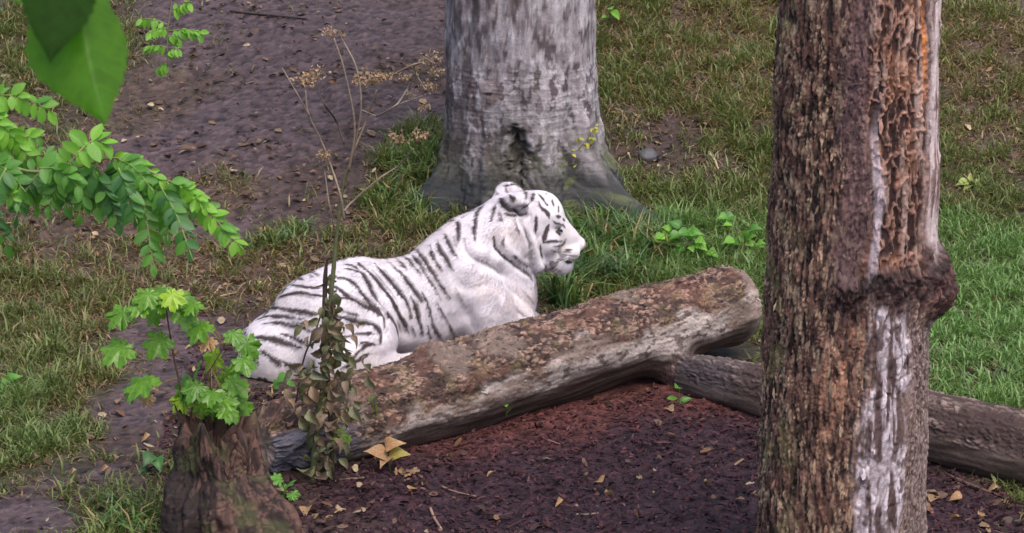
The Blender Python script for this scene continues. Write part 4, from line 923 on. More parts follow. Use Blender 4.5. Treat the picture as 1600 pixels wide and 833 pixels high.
def build_bark_flakes():
    # on the log's back
    up = None
    for nm, V, C, cnt, par, lnr, lab in (('fallen_log', LGV[:520 * 230], LGC[:520 * 230], 1500, 'fallen_log', (.006, .018), 0), ('dead_tree', DTV[:560 * 430], DTC[:560 * 430], 1300, 'dead_tree', (.008, .030), 1)):
        root = bpy.data.objects[par]; nth = 230 if nm == 'fallen_log' else 430; ns = len(V) // nth; g = V.reshape(ns, nth, 3)
        i = RNG.integers(2, ns - 3, cnt * 3); j = RNG.integers(0, nth, cnt * 3); P = g[i, j]; al = g[i + 2, j] - g[i - 2, j]; al /= np.linalg.norm(al, axis=1)[:, None]
        ac = g[i, (j + 2) % nth] - g[i, j - 2]; nr = np.cross(ac, al); nr /= np.linalg.norm(nr, axis=1)[:, None] + 1e-9
        cen = g.mean(1)[i]; nr = np.where(((P - cen) * nr).sum(1)[:, None] > 0, nr, -nr)
        cc = C.reshape(ns, nth, 3)[i, j]
        if lab == 0: m = nr[:, 2] > .25 + RNG.normal(0, .15, len(P))
        else: m = (nr[:, 1] < .3) & (RNG.uniform(size=len(P)) < np.where(nr[:, 0] < .05, .9, .35))
        k = np.where(m)[0][:cnt]; n = len(k); P, al, nr, cc = P[k], al[k], nr[k], cc[k]
        al = al + RNG.normal(0, .35 if lab == 0 else .12, (n, 3)); al /= np.linalg.norm(al, axis=1)[:, None]; nr = nr + RNG.normal(0, .18, (n, 3)); nr -= (nr * al).sum(1)[:, None] * al; nr /= np.linalg.norm(nr, axis=1)[:, None]
        ln = RNG.uniform(*lnr, n); me = flakes(P + nr * .002 - np.array(root.location), al, nr, ln, ln * RNG.uniform(.18, .4, n), RNG.uniform(.002, .007, n), cc * RNG.uniform(.6, 1.25, (n, 1)), 'bark_flakes')
        tag(add('bark_flakes', me, CHIP, root), kind='stuff')
build_bark_flakes()
# ================================================================== PLANTS
def frame_mat(loc, tip, nrm, size):
    y = Vector(tip).normalized(); z = Vector(nrm); z = (z - y * z.dot(y)).normalized(); x = y.cross(z)
    return Matrix(((x.x * size, y.x * size, z.x * size, loc[0]), (x.y * size, y.y * size, z.y * size, loc[1]), (x.z * size, y.z * size, z.z * size, loc[2]), (0, 0, 0, 1)))
def put(name, me, mat, parent, loc, tip, nrm, size):
    """a copy of a shared mesh under parent (an Empty or mesh with translation only)"""
    o = bpy.data.objects.new(name, me); COL.objects.link(o); o.parent = parent
    po = Vector((0, 0, 0)); q = parent
    while q is not None: po += q.location; q = q.parent
    o.matrix_local = Matrix.Translation(-po) @ frame_mat(loc, tip, nrm, size)
    if mat is not None:
        if not me.materials: me.materials.append(mat)
        if me.materials[0] is not mat: o.material_slots[0].link = 'OBJECT'; o.material_slots[0].material = mat
    return o
def rnd(a, b): return float(RNG.uniform(a, b))
def blade_leaf(name, prof, fold=.25, curl=.25, twist=0.0, wav=0.0):
    """simple leaf: prof = half widths along the midrib, unit length, base at origin, tip +y"""
    n = len(prof); v = []
    for k, w in enumerate(prof):
        t = k / (n - 1); z = -curl * t * t; a = twist * t
        for s in (-1, -.5, 0, .5, 1):
            x = s * w; zz = z + abs(s) * w * fold + wav * math.sin(t * 11 + s * 2) * abs(s)
            v.append((x * math.cos(a) - zz * math.sin(a) * .3, t - curl * .25 * t * t, zz + x * math.sin(a)))
    q = [(r * 5 + c, r * 5 + c + 1, r * 5 + c + 6, r * 5 + c + 5) for r in range(n - 1) for c in range(4)]
    return mesh_np(name, v, np.array(q))
def maple_leaf(name, seed):
    rg = np.random.default_rng(seed)
    tips = [(-66, .55), (-14, .84), (38, .98), (90, 1.08), (142, .98), (194, .84), (246, .55)]; out = []
    for k, (a, r) in enumerate(tips):
        out += [(a - 19, r * .76), (a - 13, r * .88), (a - 10, r * .82), (a, r), (a + 10, r * .82), (a + 13, r * .88), (a + 19, r * .76)]
        if k < 6: out.append(((a + tips[k + 1][0]) / 2, .58 * (r + tips[k + 1][1]) / 2 + .04))
    o = np.array([(math.cos(R(a)) * r * rg.uniform(.92, 1.08) * .62, math.sin(R(a)) * r * .62 + .28) for a, r in out]); c = np.array([0, .22]); n = len(o)
    m = c + (o - c) * .52; P = np.concatenate([c[None], m, o, np.array([[0, 0.]])])
    ang = np.arctan2(P[:, 1] - .22, P[:, 0]); rr = np.hypot(P[:, 0], P[:, 1] - .22)
    z = -.38 * rr ** 2 + .09 * np.cos(ang * 7 + .4) * rr + .10 * np.abs(P[:, 0]) * rg.uniform(.2, 1) + rg.normal(0, .012, len(P))
    i = np.arange(n - 1); t = np.stack([np.zeros(n - 1, int), 1 + i, 2 + i], -1); q = np.stack([1 + i, 1 + n + i, 2 + n + i, 2 + i], -1)
    return mesh_np(name, np.concatenate([P, z[:, None]], 1), [q, t])
MAPLE = [maple_leaf('maple_leaf', k) for k in range(4)]
OVAL = [blade_leaf('oval_leaflet', [.02, .17, .25, .27, .24, .16, .03], f, c) for f, c in ((.3, .18), (.5, .3), (.15, .1))]
HEART = [blade_leaf('heart_leaf', [.10, .36, .42, .38, .28, .17, .08, .01], f, c, 0, .02) for f, c in ((.25, .35), (.5, .5))]
WILT = [blade_leaf('wilted_leaf', [.05, .2, .27, .24, .15, .02], f, c, t, .05) for f, c, t in ((1.1, .7, 1.2), (.8, .9, -1.5), (1.4, .5, .6))]
M_BRIGHT = leaf_mat('young_green_leaf', lin((122, 176, 66)), rough=.4, trans=.42, vary=.2, scale=25)
M_MID = leaf_mat('green_leaf', lin((92, 146, 60)), rough=.35, trans=.38, vary=.25, scale=25)
M_DARK = leaf_mat('dark_green_leaf', lin((66, 114, 56)), rough=.35, trans=.3, vary=.25, scale=25)  # darker green variant of the leaf colour
M_MAPLE = leaf_mat('maple_leaf_green', lin((96, 142, 48)), rough=.3, trans=.36, vary=.3, scale=9, spec=.45, edge=tuple(lin((124, 166, 74))))
M_MAPLE2 = leaf_mat('maple_leaf_yellow_green', lin((140, 176, 54)), rough=.3, trans=.4, vary=.25, scale=9, spec=.45)
M_BROWN = leaf_mat('brown_leaf', lin((158, 124, 94)), rough=.55, trans=.25, vary=.35, scale=14, edge=tuple(lin((186, 168, 126))))
M_WILT = leaf_mat('wilted_grey_green_leaf', lin((122, 124, 98)), rough=.6, trans=.2, vary=.4, scale=20, edge=tuple(lin((118, 92, 78))))
M_WILT2 = leaf_mat('wilted_brown_leaf', lin((140, 120, 106)), rough=.65, trans=.15, vary=.4, scale=20)
STEM = surface_mat('plant_stem', rough=.6, spec=.4, fine=120, amp=.3, bump=.4, bdist=.002)
def stem_part(name, parent, pts, rad, col, n=6, samples=None):
    mb = MB(); P = spline(pts, samples or 6 * len(pts)); mb.tube(P, np.interp(np.linspace(0, 1, len(P)), np.linspace(0, 1, len(rad)), rad), n, lin(col), .05)
    po = Vector((0, 0, 0)); q = parent
    while q is not None: po += q.location; q = q.parent
    return add(name, mb.mesh(name, tuple(po)), STEM, parent)
DOWN = -UPV; TOCAM = -FWD

# ---- locust tree at the left: its trunk stands outside the picture, the twigs hang into it
def build_locust():
    D = 7.6; base = np.array([-3.1, -7.2, 0.0]); base[2] = h1(base[0], base[1])
    root = thing('locust_tree', 'feathery green locust branch hanging in from the side above the path', 'tree', tuple(base))
    p = lambda x, y, d=0: at_depth(x, y, D + d)
    stem_part('trunk', root, [base - [0, 0, .1], base + [.03, 0, 1.5], base + [.1, .02, 3.0], base + [.05, 0, 5.5]], [.13, .11, .09, .05], (96, 82, 70), 14)
    br = [base + [.07, .01, 2.3], base + [.8, .1, 2.75], p(-120, 232), p(0, 256), p(52, 268), p(120, 262), p(185, 247), p(262, 282)]
    stem_part('branch', root, br, [.03, .022, .010, .005, .004, .0032, .0028, .002], (110, 116, 70), 7)
    L = [((-30,150),(92,180),9,26,M_BRIGHT),((-40,165),(60,262),10,27,M_BRIGHT),((20,255),(95,240),6,20,M_MID),((60,265),(110,330),9,26,M_DARK),((112,255),(160,335),10,30,M_MID),
         ((120,240),(170,228),7,30,M_BRIGHT),((172,246),(262,290),9,19,M_BRIGHT),((258,284),(384,394),15,26,M_BRIGHT),((262,282),(326,332),9,22,M_BRIGHT),((215,262),(242,428),12,28,M_MID),
         ((150,268),(190,360),10,27,M_DARK),((60,270),(20,350),8,24,M_DARK),((10,262),(-30,350),7,24,M_DARK),((250,290),(302,408),9,26,M_DARK),((185,262),(215,350),9,26,M_DARK),((-20,240),(28,228),6,24,M_BRIGHT),((0,300),(32,332),5,17,M_BRIGHT),((100,262),(75,330),7,24,M_MID),((-30,330),(20,400),6,24,M_DARK),((225,275),(262,350),8,22,M_MID),((-20,225),(70,212),8,24,M_BRIGHT),((60,262),(130,300),8,26,M_MID),((100,262),(150,232),6,26,M_BRIGHT),((30,262),(60,330),8,26,M_MID),((150,256),(120,350),8,24,M_MID),((190,250),(170,330),9,24,M_DARK),((185,248),(240,300),8,24,M_MID),((-20,250),(40,300),8,26,M_MID),((262,284),(262,380),9,24,M_MID)]
    for k, (a, b, n, sz, mt) in enumerate(L):
        dd = rnd(-.12, .12); A, B = p(*a, dd), p(*b, dd + rnd(-.08, .08)); mid = (A + B) / 2 + UPV * .02 * rnd(.2, 1.4)
        P = spline([A, mid, B], 24); leaf = stem_part('leaf', root, [A, mid, B], [.0022, .0012], (120, 140, 70), 5)
        tn = np.gradient(P, axis=0); s_ = 1.22 * sz / pxm(A)
        for j in range(n):
            t = .10 + .9 * j / n; i = min(int(t * 23), 23); T = tn[i] / np.linalg.norm(tn[i]); per = np.cross(T, TOCAM); per /= np.linalg.norm(per)
            for sd in ((-1, 1) if j < n - 1 else (0,)):
                tip = per * sd * rnd(.7, 1.0) + DOWN * rnd(.35, .7) + T * rnd(.15, .5) + TOCAM * rnd(-.35, .45)
                nr = TOCAM * .7 + np.array([0, 0, 1]) * rnd(.2, 1) + per * sd * -.3 + RNG.normal(0, .25, 3)
                put('leaflet', OVAL[int(RNG.integers(3))], mt if rnd(0, 1) < .85 else M_MID, leaf, P[i], tip, nr, s_ * rnd(.82, 1.15) * (1 - .25 * t))
build_locust()
def build_locust_twig():
    D = 9.2; p = lambda x, y, d=0: at_depth(x, y, D + d)
    base = np.array([-2.9, -4.9, 0.0]); base[2] = h1(base[0], base[1])
    root = thing('locust_tree', 'thin locust twig with small pale leaflets hanging over the bare earth', 'tree', tuple(base))
    stem_part('trunk', root, [base - [0, 0, .1], base + [-.03, 0, 1.8], base + [.06, 0, 3.6], base + [.1, 0, 5.2]], [.09, .075, .06, .03], (96, 82, 70), 12)
    stem_part('branch', root, [base + [.06, 0, 3.5], base + [.8, .0, 3.75], p(262, -60), p(268, 0), p(262, 50), p(262, 105)], [.018, .012, .006, .003, .0022, .0015], (96, 92, 70), 6)
    for (a, b, n, sz) in (((262,38),(214,30),6,16),((262,44),(228,54),5,15),((264,48),(322,52),6,17),((262,56),(282,66),3,16),((262,74),(220,76),5,15),((262,82),(282,78),3,16),((262,100),(246,112),3,17),((268,20),(300,2),5,16)):
        A, B = p(*a), p(*b, rnd(-.1, .1)); mid = (A + B) / 2 + UPV * .008; P = spline([A, mid, B], 20); leaf = stem_part('leaf', root, [A, mid, B], [.0018, .001], (120, 140, 70), 5); s_ = sz / pxm(A); T = (B - A) / np.linalg.norm(B - A)
        per = np.cross(T, TOCAM)
        for j in range(n):
            for sd in (-1, 1):
                i = int((.2 + .8 * j / n) * 19); tip = DOWN * rnd(.5, 1) + per * sd * .6 + T * .3 + TOCAM * rnd(-.3, .3)
                put('leaflet', OVAL[int(RNG.integers(3))], M_BRIGHT, leaf, P[i], tip, TOCAM * .7 + UPV * rnd(.2, 1) + RNG.normal(0, .2, 3), s_ * rnd(.85, 1.15))
build_locust_twig()

# ---- large leaf close to the viewer
def big_leaf_mesh(name, ln, wl, wr, fold, seed, curl=.04):
    """heart-shaped blade in metres: midrib along +y, left half width wl, right half wr turned back by fold"""
    v, nt, ns = [], 40, 15
    for k in range(nt + 1):
        t = k / nt; w = (math.sin(min(1, t / .36) * math.pi / 2) ** .75 if t < .36 else max(0, math.cos((t - .36) / .64 * math.pi / 2)) ** 1.25) * (1 - .0 * t)
        if t > .86: w *= 1
        for j in range(-ns, ns + 1):
            s = j / ns; a = 0 if s < 0 else R(fold); wd = (wl if s < 0 else wr) * w * abs(s); jag = .035 * math.sin(t * 60) * abs(s) ** 6 * wd
            x = (wd + jag) * (math.cos(a) if s > 0 else -1) ; z = -(wd + jag) * math.sin(a) + .05 * wl * math.sin(abs(s) * 8 - t * 24) * abs(s) * (1 - t) * .35
            back = -.22 * ln * (abs(s) ** 2) * max(0, .30 - t) * 1.6      # lobes at the stalk
            v.append((-x + .02 * ln * math.sin(t * 3), t * ln + back, z - curl * ln * (s * s * .5 + t * t * .5)))
    m = 2 * ns + 1; i = np.arange(nt)[:, None] * m; j = np.arange(2 * ns)[None]
    return mesh_np(name, v, np.stack([i + j, i + j + 1, i + m + j + 1, i + m + j], -1).reshape(-1, 4))
def big_leaf_mat(name, c, rough=.42, spec=.5):
    t = NT(name); tc = t.n('ShaderNodeTexCoord'); sp = t.n('ShaderNodeSeparateXYZ'); t.l(tc.outputs['Object'], sp.inputs[0])
    ab = t.n('ShaderNodeMath', operation='ABSOLUTE'); t.l(sp.outputs[0], ab.inputs[0])
    m1 = t.n('ShaderNodeMath', operation='MULTIPLY_ADD'); t.l(ab.outputs[0], m1.inputs[0]); m1.inputs[1].default_value = -.9; t.l(sp.outputs[1], m1.inputs[2])
    m2 = t.n('ShaderNodeMath', operation='MULTIPLY'); t.l(m1.outputs[0], m2.inputs[0]); m2.inputs[1].default_value = 330
    sn = t.n('ShaderNodeMath', operation='SINE'); t.l(m2.outputs[0], sn.inputs[0])
    vein = t.ramp(sn.outputs[0], [(.0, grey(0)), (.93, grey(0)), (1, grey(1))])
    rgb = t.n('ShaderNodeRGB'); rgb.outputs[0].default_value = (*c, 1); n1 = t.noise(60, 4, .6, tc.outputs['Object'])
    col = t.mul(rgb.outputs[0], t.ramp(n1, [(.3, grey(.8)), (.7, grey(1.15))])); mx = t.n('ShaderNodeMix', data_type='RGBA'); t.l(vein, mx.inputs[0]); t.l(col, mx.inputs[6]); mx.inputs[7].default_value = (c[0] * 1.2, c[1] * 1.12, c[2] * 1.2, 1)
    b = t.n('ShaderNodeBsdfPrincipled'); t.l(mx.outputs[2], b.inputs['Base Color']); b.inputs['Roughness'].default_value = rough; b.inputs['Specular IOR Level'].default_value = spec
    t.l(t.bump(sn.outputs[0], .12, .0008), b.inputs['Normal']); tr = t.n('ShaderNodeBsdfTranslucent'); t.l(t.mul(mx.outputs[2], (1.3, 1.7, .5)), tr.inputs[0])
    ms = t.n('ShaderNodeMixShader'); ms.inputs[0].default_value = .62; t.l(b.outputs[0], ms.inputs[1]); t.l(tr.outputs[0], ms.inputs[2]); t.l(ms.outputs[0], t.out.inputs[0]); return t.m
def build_lime():
    D = 2.8; p = lambda x, y, d=0: at_depth(x, y, D + d); base = np.array([-1.55, -11.35, 0.0]); base[2] = h1(base[0], base[1])
    root = thing('lime_tree', 'big heart-shaped green leaf of a lime branch hanging close by', 'tree', tuple(base)); M = big_leaf_mat('lime_leaf', lin((92, 138, 36))); M2 = big_leaf_mat('shadow_toned_lime_leaf', lin((46, 78, 22)), .65, .2); k = 1 / pxm(p(100, 100))
    stem_part('trunk', root, [base - [0, 0, .1], base + [.05, 0, 2.0], base + [-.03, 0, 4.2], base + [0, 0, 6.0]], [.11, .09, .07, .04], (96, 88, 80), 12)
    stem_part('branch', root, [base + [0, 0, 4.0], base + [.5, .02, 4.25], p(-60, -130), p(60, -95), p(180, -80)], [.02, .012, .006, .004, .003], (104, 92, 70), 7)
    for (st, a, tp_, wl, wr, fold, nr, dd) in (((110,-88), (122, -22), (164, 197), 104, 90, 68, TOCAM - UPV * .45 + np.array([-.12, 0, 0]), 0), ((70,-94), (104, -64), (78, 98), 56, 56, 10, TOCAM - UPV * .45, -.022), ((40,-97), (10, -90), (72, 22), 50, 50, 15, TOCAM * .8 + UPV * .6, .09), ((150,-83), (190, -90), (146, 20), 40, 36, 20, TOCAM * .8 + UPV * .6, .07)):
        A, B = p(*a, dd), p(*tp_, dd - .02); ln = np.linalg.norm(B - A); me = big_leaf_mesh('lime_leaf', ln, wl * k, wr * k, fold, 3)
        lf = put('leaf', me, M2 if dd < 0 else M, root, A, B - A, nr, 1.0)  # dark leaf in front is added, its colour standing in for a cast shadow
        stem_part('leaf_stalk', root, [p(*st), (p(*st) + A) / 2 + TOCAM * .004, A], [.0014, .0011], (130, 140, 80), 6)
build_lime()

# ---- maple sapling on the stump
def build_maple():
    y0 = -2.86; p = lambda x, y, d=0: at_y(x, y, y0 + d); b = p(291, 664)
    root = thing('maple_sapling', 'young maple with wet green lobed leaves growing from the stump', 'sapling', tuple(b))
    stem_part('stem', root, [b - [0, 0, .1], p(283, 615), p(272, 560), p(262, 500), p(258, 462)], [.005, .0045, .004, .003, .002], (92, 62, 54), 7)
    hub = [p(283, 615), p(278, 590), p(268, 535), p(259, 470), p(258, 462)]
    stem_part('stem', root, [b - [0, 0, .08], p(305, 620), p(330, 575), p(352, 540)], [.004, .0035, .003, .002], (92, 62, 54), 6)
    hub2 = [p(305, 620), p(330, 575), p(350, 542)]
    c = lambda x, y: (150 + x / 3.33, 430 + y / 3.33)
    LV = [((330,85),40,0),((395,110),38,1),((265,110),40,0),((130,205),44,0),((230,160),36,0),((305,190),42,0),((450,190),44,0),((505,160),34,0),((455,120),34,0),((540,275),46,0),((500,250),30,1),((580,345),30,2),((120,385),54,0),((325,345),48,0),((240,560),58,0),((190,600),36,0),((270,640),24,2),
          ((610,430),44,1),((715,310),32,0),((790,365),40,0),((770,450),38,0),((450,560),42,0),((520,590),40,0),((590,565),32,2),((720,560),44,0),((650,640),46,0),((745,690),48,0),((450,650),36,1),((560,680),40,0),((510,735),22,2),((520,500),40,0),((550,755),24,2),((690,520),40,0),((740,620),40,0),((600,620),38,0),((480,610),34,0),((620,700),36,0),((350,140),34,0),((680,700),34,0)]
    for k, (q, sz, mt) in enumerate(LV):
        x, y = c(*q); d = rnd(-.12, .10); P = p(x, y, d); hubs = hub if q[0] < 470 and not (q[1] > 520 and q[0] > 350) else hub2
        Hb = min(hubs, key=lambda h: np.linalg.norm(h - (P + np.array([0, 0, .05])))); out = P - Hb; out[2] = 0; out = out / (np.linalg.norm(out) + .03)
        tip = out * rnd(.6, 1.0) + np.array([0, -.25, -rnd(.25, .85)]) ; nr = np.array([out[0] * .35, -.75 + rnd(-.25, .25), rnd(.7, 1.3)]) + RNG.normal(0, .18, 3)
        s_ = sz / pxm(P); tl = tip / np.linalg.norm(tip); A = P - tl * s_ * .35
        put('leaf', MAPLE[k % 4], (M_MAPLE, M_MAPLE2, M_BROWN)[mt], root, A, tip, nr, s_ * 1.12)
        stem_part('leaf_stalk', root, [Hb, (Hb + A) / 2 + [0, 0, .015], A], [.0018, .0012], (130, 112, 74), 5, 8)
build_maple()

# ---- tall dead umbel stalk with withered climbers
def umbel_mesh(name, seed):
    rg = np.random.default_rng(seed); mb = MB()
    for k in range(11):
        a = rg.uniform(0, 6.28); e = np.array([math.cos(a) * rg.uniform(.3, 1), math.sin(a) * rg.uniform(.3, 1), rg.uniform(.5, .95)]) * .5
        mb.tube(spline([(0, 0, 0), e * .6 + [0, 0, .06], e], 5), np.linspace(.022, .014, 5), 4)
        for j in range(7):
            o = e + rg.normal(0, .10, 3); d = rg.normal(0, 1, 3); d /= np.linalg.norm(d); s = np.cross(d, rg.normal(0, 1, 3)); s /= np.linalg.norm(s)
            mb.add([o, o + d * .10 + s * .055, o + d * .17, o + d * .10 - s * .055], [[0, 1, 2, 3]])
    return mb.mesh(name)
UMB = [umbel_mesh('dried_umbel', k) for k in range(3)]
M_UMB = leaf_mat('dried_flower', lin((150, 126, 108)), rough=.7, trans=.15, vary=.4, scale=8)
def build_weed():
    g = ground(488, 752); y0 = float(g[1]); p = lambda x, y, d=0: at_y(x, y, y0 + d)
    root = thing('dead_hogweed', 'tall dead umbel stalk wrapped in withered leaves before the log', 'plant', tuple(g))
    c = lambda x, y: (430 + x / 2.777, 20 + y / 2.777)
    GRN, PALE, DRK = (88, 92, 62), (130, 114, 100), (64, 54, 48)
    stem_part('stem', root, [g - [0, 0, .05], p(494, 690), p(503, 620), p(512, 520), p(521, 420), p(527, 360), p(536, 290), p(545, 260)], [.017, .016, .013, .012, .010, .008, .006, .005], GRN, 8)
    stem_part('stem', root, [p(520, 745, .03), p(516, 640, .04), p(508, 540, .03), p(508, 440, .03), p(512, 400, .02)], [.010, .012, .013, .011, .004], DRK, 8)
    stem_part('stem', root, [p(462, 630, .02), p(475, 560, .03), p(492, 520, .02), p(505, 480, 0)], [.004, .004, .003], DRK, 6)
    T = [([(320,690),(345,490),(300,250),(255,110)], PALE), ([(330,640),(372,420),(352,240),(285,105)], PALE), ([(300,760),(330,630),(390,480),(440,335)], PALE), ([(300,900),(280,780),(210,580),(145,440),(132,335)], PALE), ([(150,450),(95,350),(30,240)], PALE), ([(255,930),(235,833),(215,690)], PALE),
         ([(300,860),(330,825),(450,720),(540,660),(600,590)], PALE), ([(400,300),(495,275),(600,225),(665,215)], PALE), ([(440,450),(525,400),(580,320),(620,270)], PALE), ([(525,400),(640,360)], PALE), ([(370,420),(440,450)], PALE), ([(300,570),(265,470),(215,400),(185,340)], DRK), ([(600,225),(615,270),(650,330)], PALE)]
    for pts, col in T:
        P = [p(*c(*q), rnd(-.06, .06) * (1 + (q[0] > 450) * 2)) for q in pts]; stem_part('branch', root, P, [.005, .0034] if len(pts) > 3 else [.0032, .0024], col, 6)
    for (q, sz) in (((250,95),26),((285,98),16),((120,305),36),((180,275),34),((420,290),44),((375,310),26),((470,280),26),((210,630),32),((530,555),36),((615,545),38),((680,215),34),((650,330),30),((555,290),26),((655,415),24),((690,260),24),((600,350),20)):
        P = p(*c(*q), rnd(-.05, .05)); put('umbel', UMB[int(RNG.integers(3))], M_UMB, root, P - UPV * sz * .2 / pxm(P), np.array([rnd(-1, 1), rnd(-1, 1), .1]), np.array([rnd(-.3, .3), rnd(-.4, .1), 1]), sz / pxm(P))
    for k in range(250):
        v = RNG.beta(1.8, 1.6); y = 425 + v * 320; cx = np.interp(y, [425, 520, 600, 680, 745], [515, 520, 515, 515, 505]); w = np.interp(y, [425, 500, 580, 640, 690, 745], [10, 22, 44, 48, 30, 22])
        P = p(cx + RNG.normal(0, .6) * w, y, rnd(-.09, .07)); s_ = rnd(13, 33) / pxm(P)
        put('withered_leaf', WILT[k % 3], (M_WILT if rnd(0, 1) < .62 else M_WILT2), root, P, np.array([rnd(-1, 1), rnd(-.7, .4), -rnd(.2, 1)]), np.array([rnd(-1, 1), -1, rnd(-.2, 1)]), s_)
build_weed()
# ================================================================== SMALL PLANTS, FALLEN LEAVES, STONE, STICKS
def leafy(name, label, cat, px, py, leaves, mesh, mats, group=None, on=None, upright=.3, stem=True):
    """leaves: (px, py, size px); stands on the ground at (px, py) unless 'on' gives its y"""
    b = ground(px, py) if on is None else at_y(px, py, on); root = thing(name, label, cat, tuple(b), group)
    for k, (x, y, sz) in enumerate(leaves):
        P = at_y(x, y, b[1] + rnd(-.05, .03)); out = P - b; out[2] *= .2; out = out / (np.linalg.norm(out) + .02); s_ = sz / pxm(P)
        tip = out + np.array([0, -.2, rnd(-.5, .4)]); tip /= np.linalg.norm(tip); A = P - tip * s_ * .4; nr = np.array([rnd(-.3, .3), -.7, rnd(.7, 1.3)])
        put('leaf', mesh[k % len(mesh)], mats[k % len(mats)], root, A, tip, nr, s_)
        if stem: stem_part('stem', root, [b - [0, 0, .01], (b + A) / 2 + [0, 0, .01], A], [.0025, .0015], (104, 118, 62), 5, 6)
    return root
leafy('maple_seedling', 'pale green seedling sprouting from the side of the log', 'seedling', 586, 660, [(572,645,22),(586,640,20),(598,648,22)], MAPLE, [M_BRIGHT], on=-2.05)
leafy('maple_seedling', 'small bright green lobed leaf beside the withered stalk', 'seedling', 532, 700, [(538,680,34),(526,686,22)], MAPLE, [M_MAPLE2], on=-2.32)
leafy('sprout', 'tiny two-leaved sprout on the lower flank of the log', 'seedling', 791, 648, [(791,632,13),(793,642,14)], OVAL, [M_BRIGHT], on=-1.62)
leafy('seedling', 'small green seedling on the mulch by the branch stub', 'seedling', 1062, 632, [(1060,604,28),(1068,626,22),(1052,622,20),(1074,634,18),(1064,634,16)], OVAL, [M_BRIGHT, M_MID])
leafy('yellowing_plant', 'drooping plant with yellow-brown leaves at the foot of the log', 'plant', 610, 735, [(592,706,40),(612,694,34),(620,708,36),(602,716,30)], HEART, [M_BROWN, M_BROWN, leaf_mat('yellow_leaf', lin((176, 160, 84)), rough=.5, trans=.3)])
def around(pts, n, sd, a, b): return [(pts[k % len(pts)][0] + RNG.normal(0, sd), pts[k % len(pts)][1] + RNG.normal(0, sd * .8), rnd(a, b)) for k in range(n)]
leafy('weed', 'bright broad-leaved weed growing at the right foot of the grey tree', 'plant', 1075, 410, around([(1050,378),(1072,365),(1088,388),(1095,402),(1062,396),(1038,362)], 26, 10, 14, 26), HEART, [M_BRIGHT, M_MID, M_BRIGHT])
leafy('weed', 'pale green ground weed beside the dead trunk above the log', 'plant', 1165, 400, around([(1168,368),(1185,400),(1150,376),(1140,344),(1180,385)], 16, 8, 14, 22), HEART, [M_BRIGHT, M_MID])
leafy('weed', 'pale yellow-green weed alone in the dry grass', 'plant', 1516, 296, [(1505,284,22),(1520,281,24),(1530,286,20),(1512,290,18)], HEART, [leaf_mat('pale_weed_leaf', lin((170, 182, 104)), rough=.5)])
leafy('weed', 'small weed with upright leaves by the right edge of the grey trunk', 'plant', 953, 40, [(948,26,20),(960,20,24),(954,12,20)], OVAL, [M_BRIGHT])
leafy('weed', 'round-leaved weed in the grass beside the bare path', 'plant', 14, 618, [(10,600,28),(28,606,26),(2,612,28),(20,590,24),(38,615,22)], HEART, [M_MID])
leafy('weed', 'small ivy-like weed at the right side of the stump', 'plant', 446, 778, [(434,748,24),(452,756,22),(440,768,26),(458,774,22)], MAPLE, [M_MID])
leafy('weed', 'dark leafy weed hugging the left side of the stump', 'plant', 240, 735, [(232,715,28),(246,722,28),(226,735,26),(244,742,24)], HEART, [M_DARK])
leafy('weed', 'low green weed under the tiger\'s hind quarters', 'plant', 446, 606, [(440,590,22),(456,600,20),(430,602,20)], HEART, [M_MID], on=-1.55)
# flowering twig in front of the grey trunk
def build_twig():
    y0 = float(ground(872, 330)[1]) - .05; p = lambda x, y: at_y(x, y, y0); b = ground(872, 345); b[1] = y0; b[2] = h1(b[0], b[1])
    root = thing('flowering_twig', 'thin twig with tiny yellow leaves before the grey trunk', 'plant', tuple(b))
    stem_part('stem', root, [b, p(868, 300), p(878, 258), p(905, 232), p(935, 196)], [.004, .003, .002, .0015], (96, 96, 66), 5); stem_part('stem', root, [b, p(858, 300), p(872, 270), p(876, 240)], [.003, .002, .0012], (96, 96, 66), 5)
    ym = leaf_mat('tiny_yellow_leaf', lin((170, 168, 72)), rough=.5)
    for k in range(46):
        t = rnd(.15, 1); q = spline([(870, 320), (866, 295), (878, 255), (908, 230), (935, 194)], 40)[int(t * 39)]; s = 1.4 - t
        P = p(q[0] + RNG.normal(0, 8) * s, q[1] + RNG.normal(0, 8) * s); put('leaf', OVAL[k % 3], ym, root, P, RNG.normal(0, 1, 3), np.array([rnd(-.5, .5), -1, .6]), rnd(6, 11) / pxm(P))
build_twig()
# fallen leaves one can tell apart
for (x, y, sz, me, mt) in [(645,748,30,MAPLE[0],M_BROWN),(640,772,22,HEART[0],M_BROWN),(660,766,20,WILT[0],M_BROWN),(622,742,18,WILT[1],M_BROWN),(942,760,24,HEART[1],M_BROWN),(945,778,20,WILT[0],M_BROWN),(1043,642,20,HEART[0],M_BROWN),(1460,782,24,HEART[0],M_BROWN),(1503,785,26,HEART[1],M_BROWN),(1498,815,22,WILT[1],M_BROWN),(1528,812,18,HEART[0],M_BROWN),(1560,770,20,WILT[2],M_BROWN),(700,720,14,WILT[0],M_BROWN),(770,745,16,WILT[1],M_BROWN),(880,790,18,WILT[2],M_BROWN),(1100,760,16,WILT[0],M_BROWN),(480,800,26,HEART[1],M_BROWN),(520,815,24,WILT[1],M_BROWN),(450,815,22,WILT[0],M_BROWN)]:
    P = ground(x, y) + np.array([0, 0, .022]); o = bpy.data.objects.new('fallen_leaf', me); COL.objects.link(o)
    a = rnd(0, 6.28); o.matrix_world = frame_mat(P, (math.cos(a), math.sin(a), .1), (rnd(-.3, .3), -.35, 1), sz / pxm(P)); o.material_slots[0].link = 'OBJECT'; o.material_slots[0].material = mt
    tag(o, 'tan fallen leaf lying on the dark mulch', 'leaf', 'fallen leaves on the mulch')
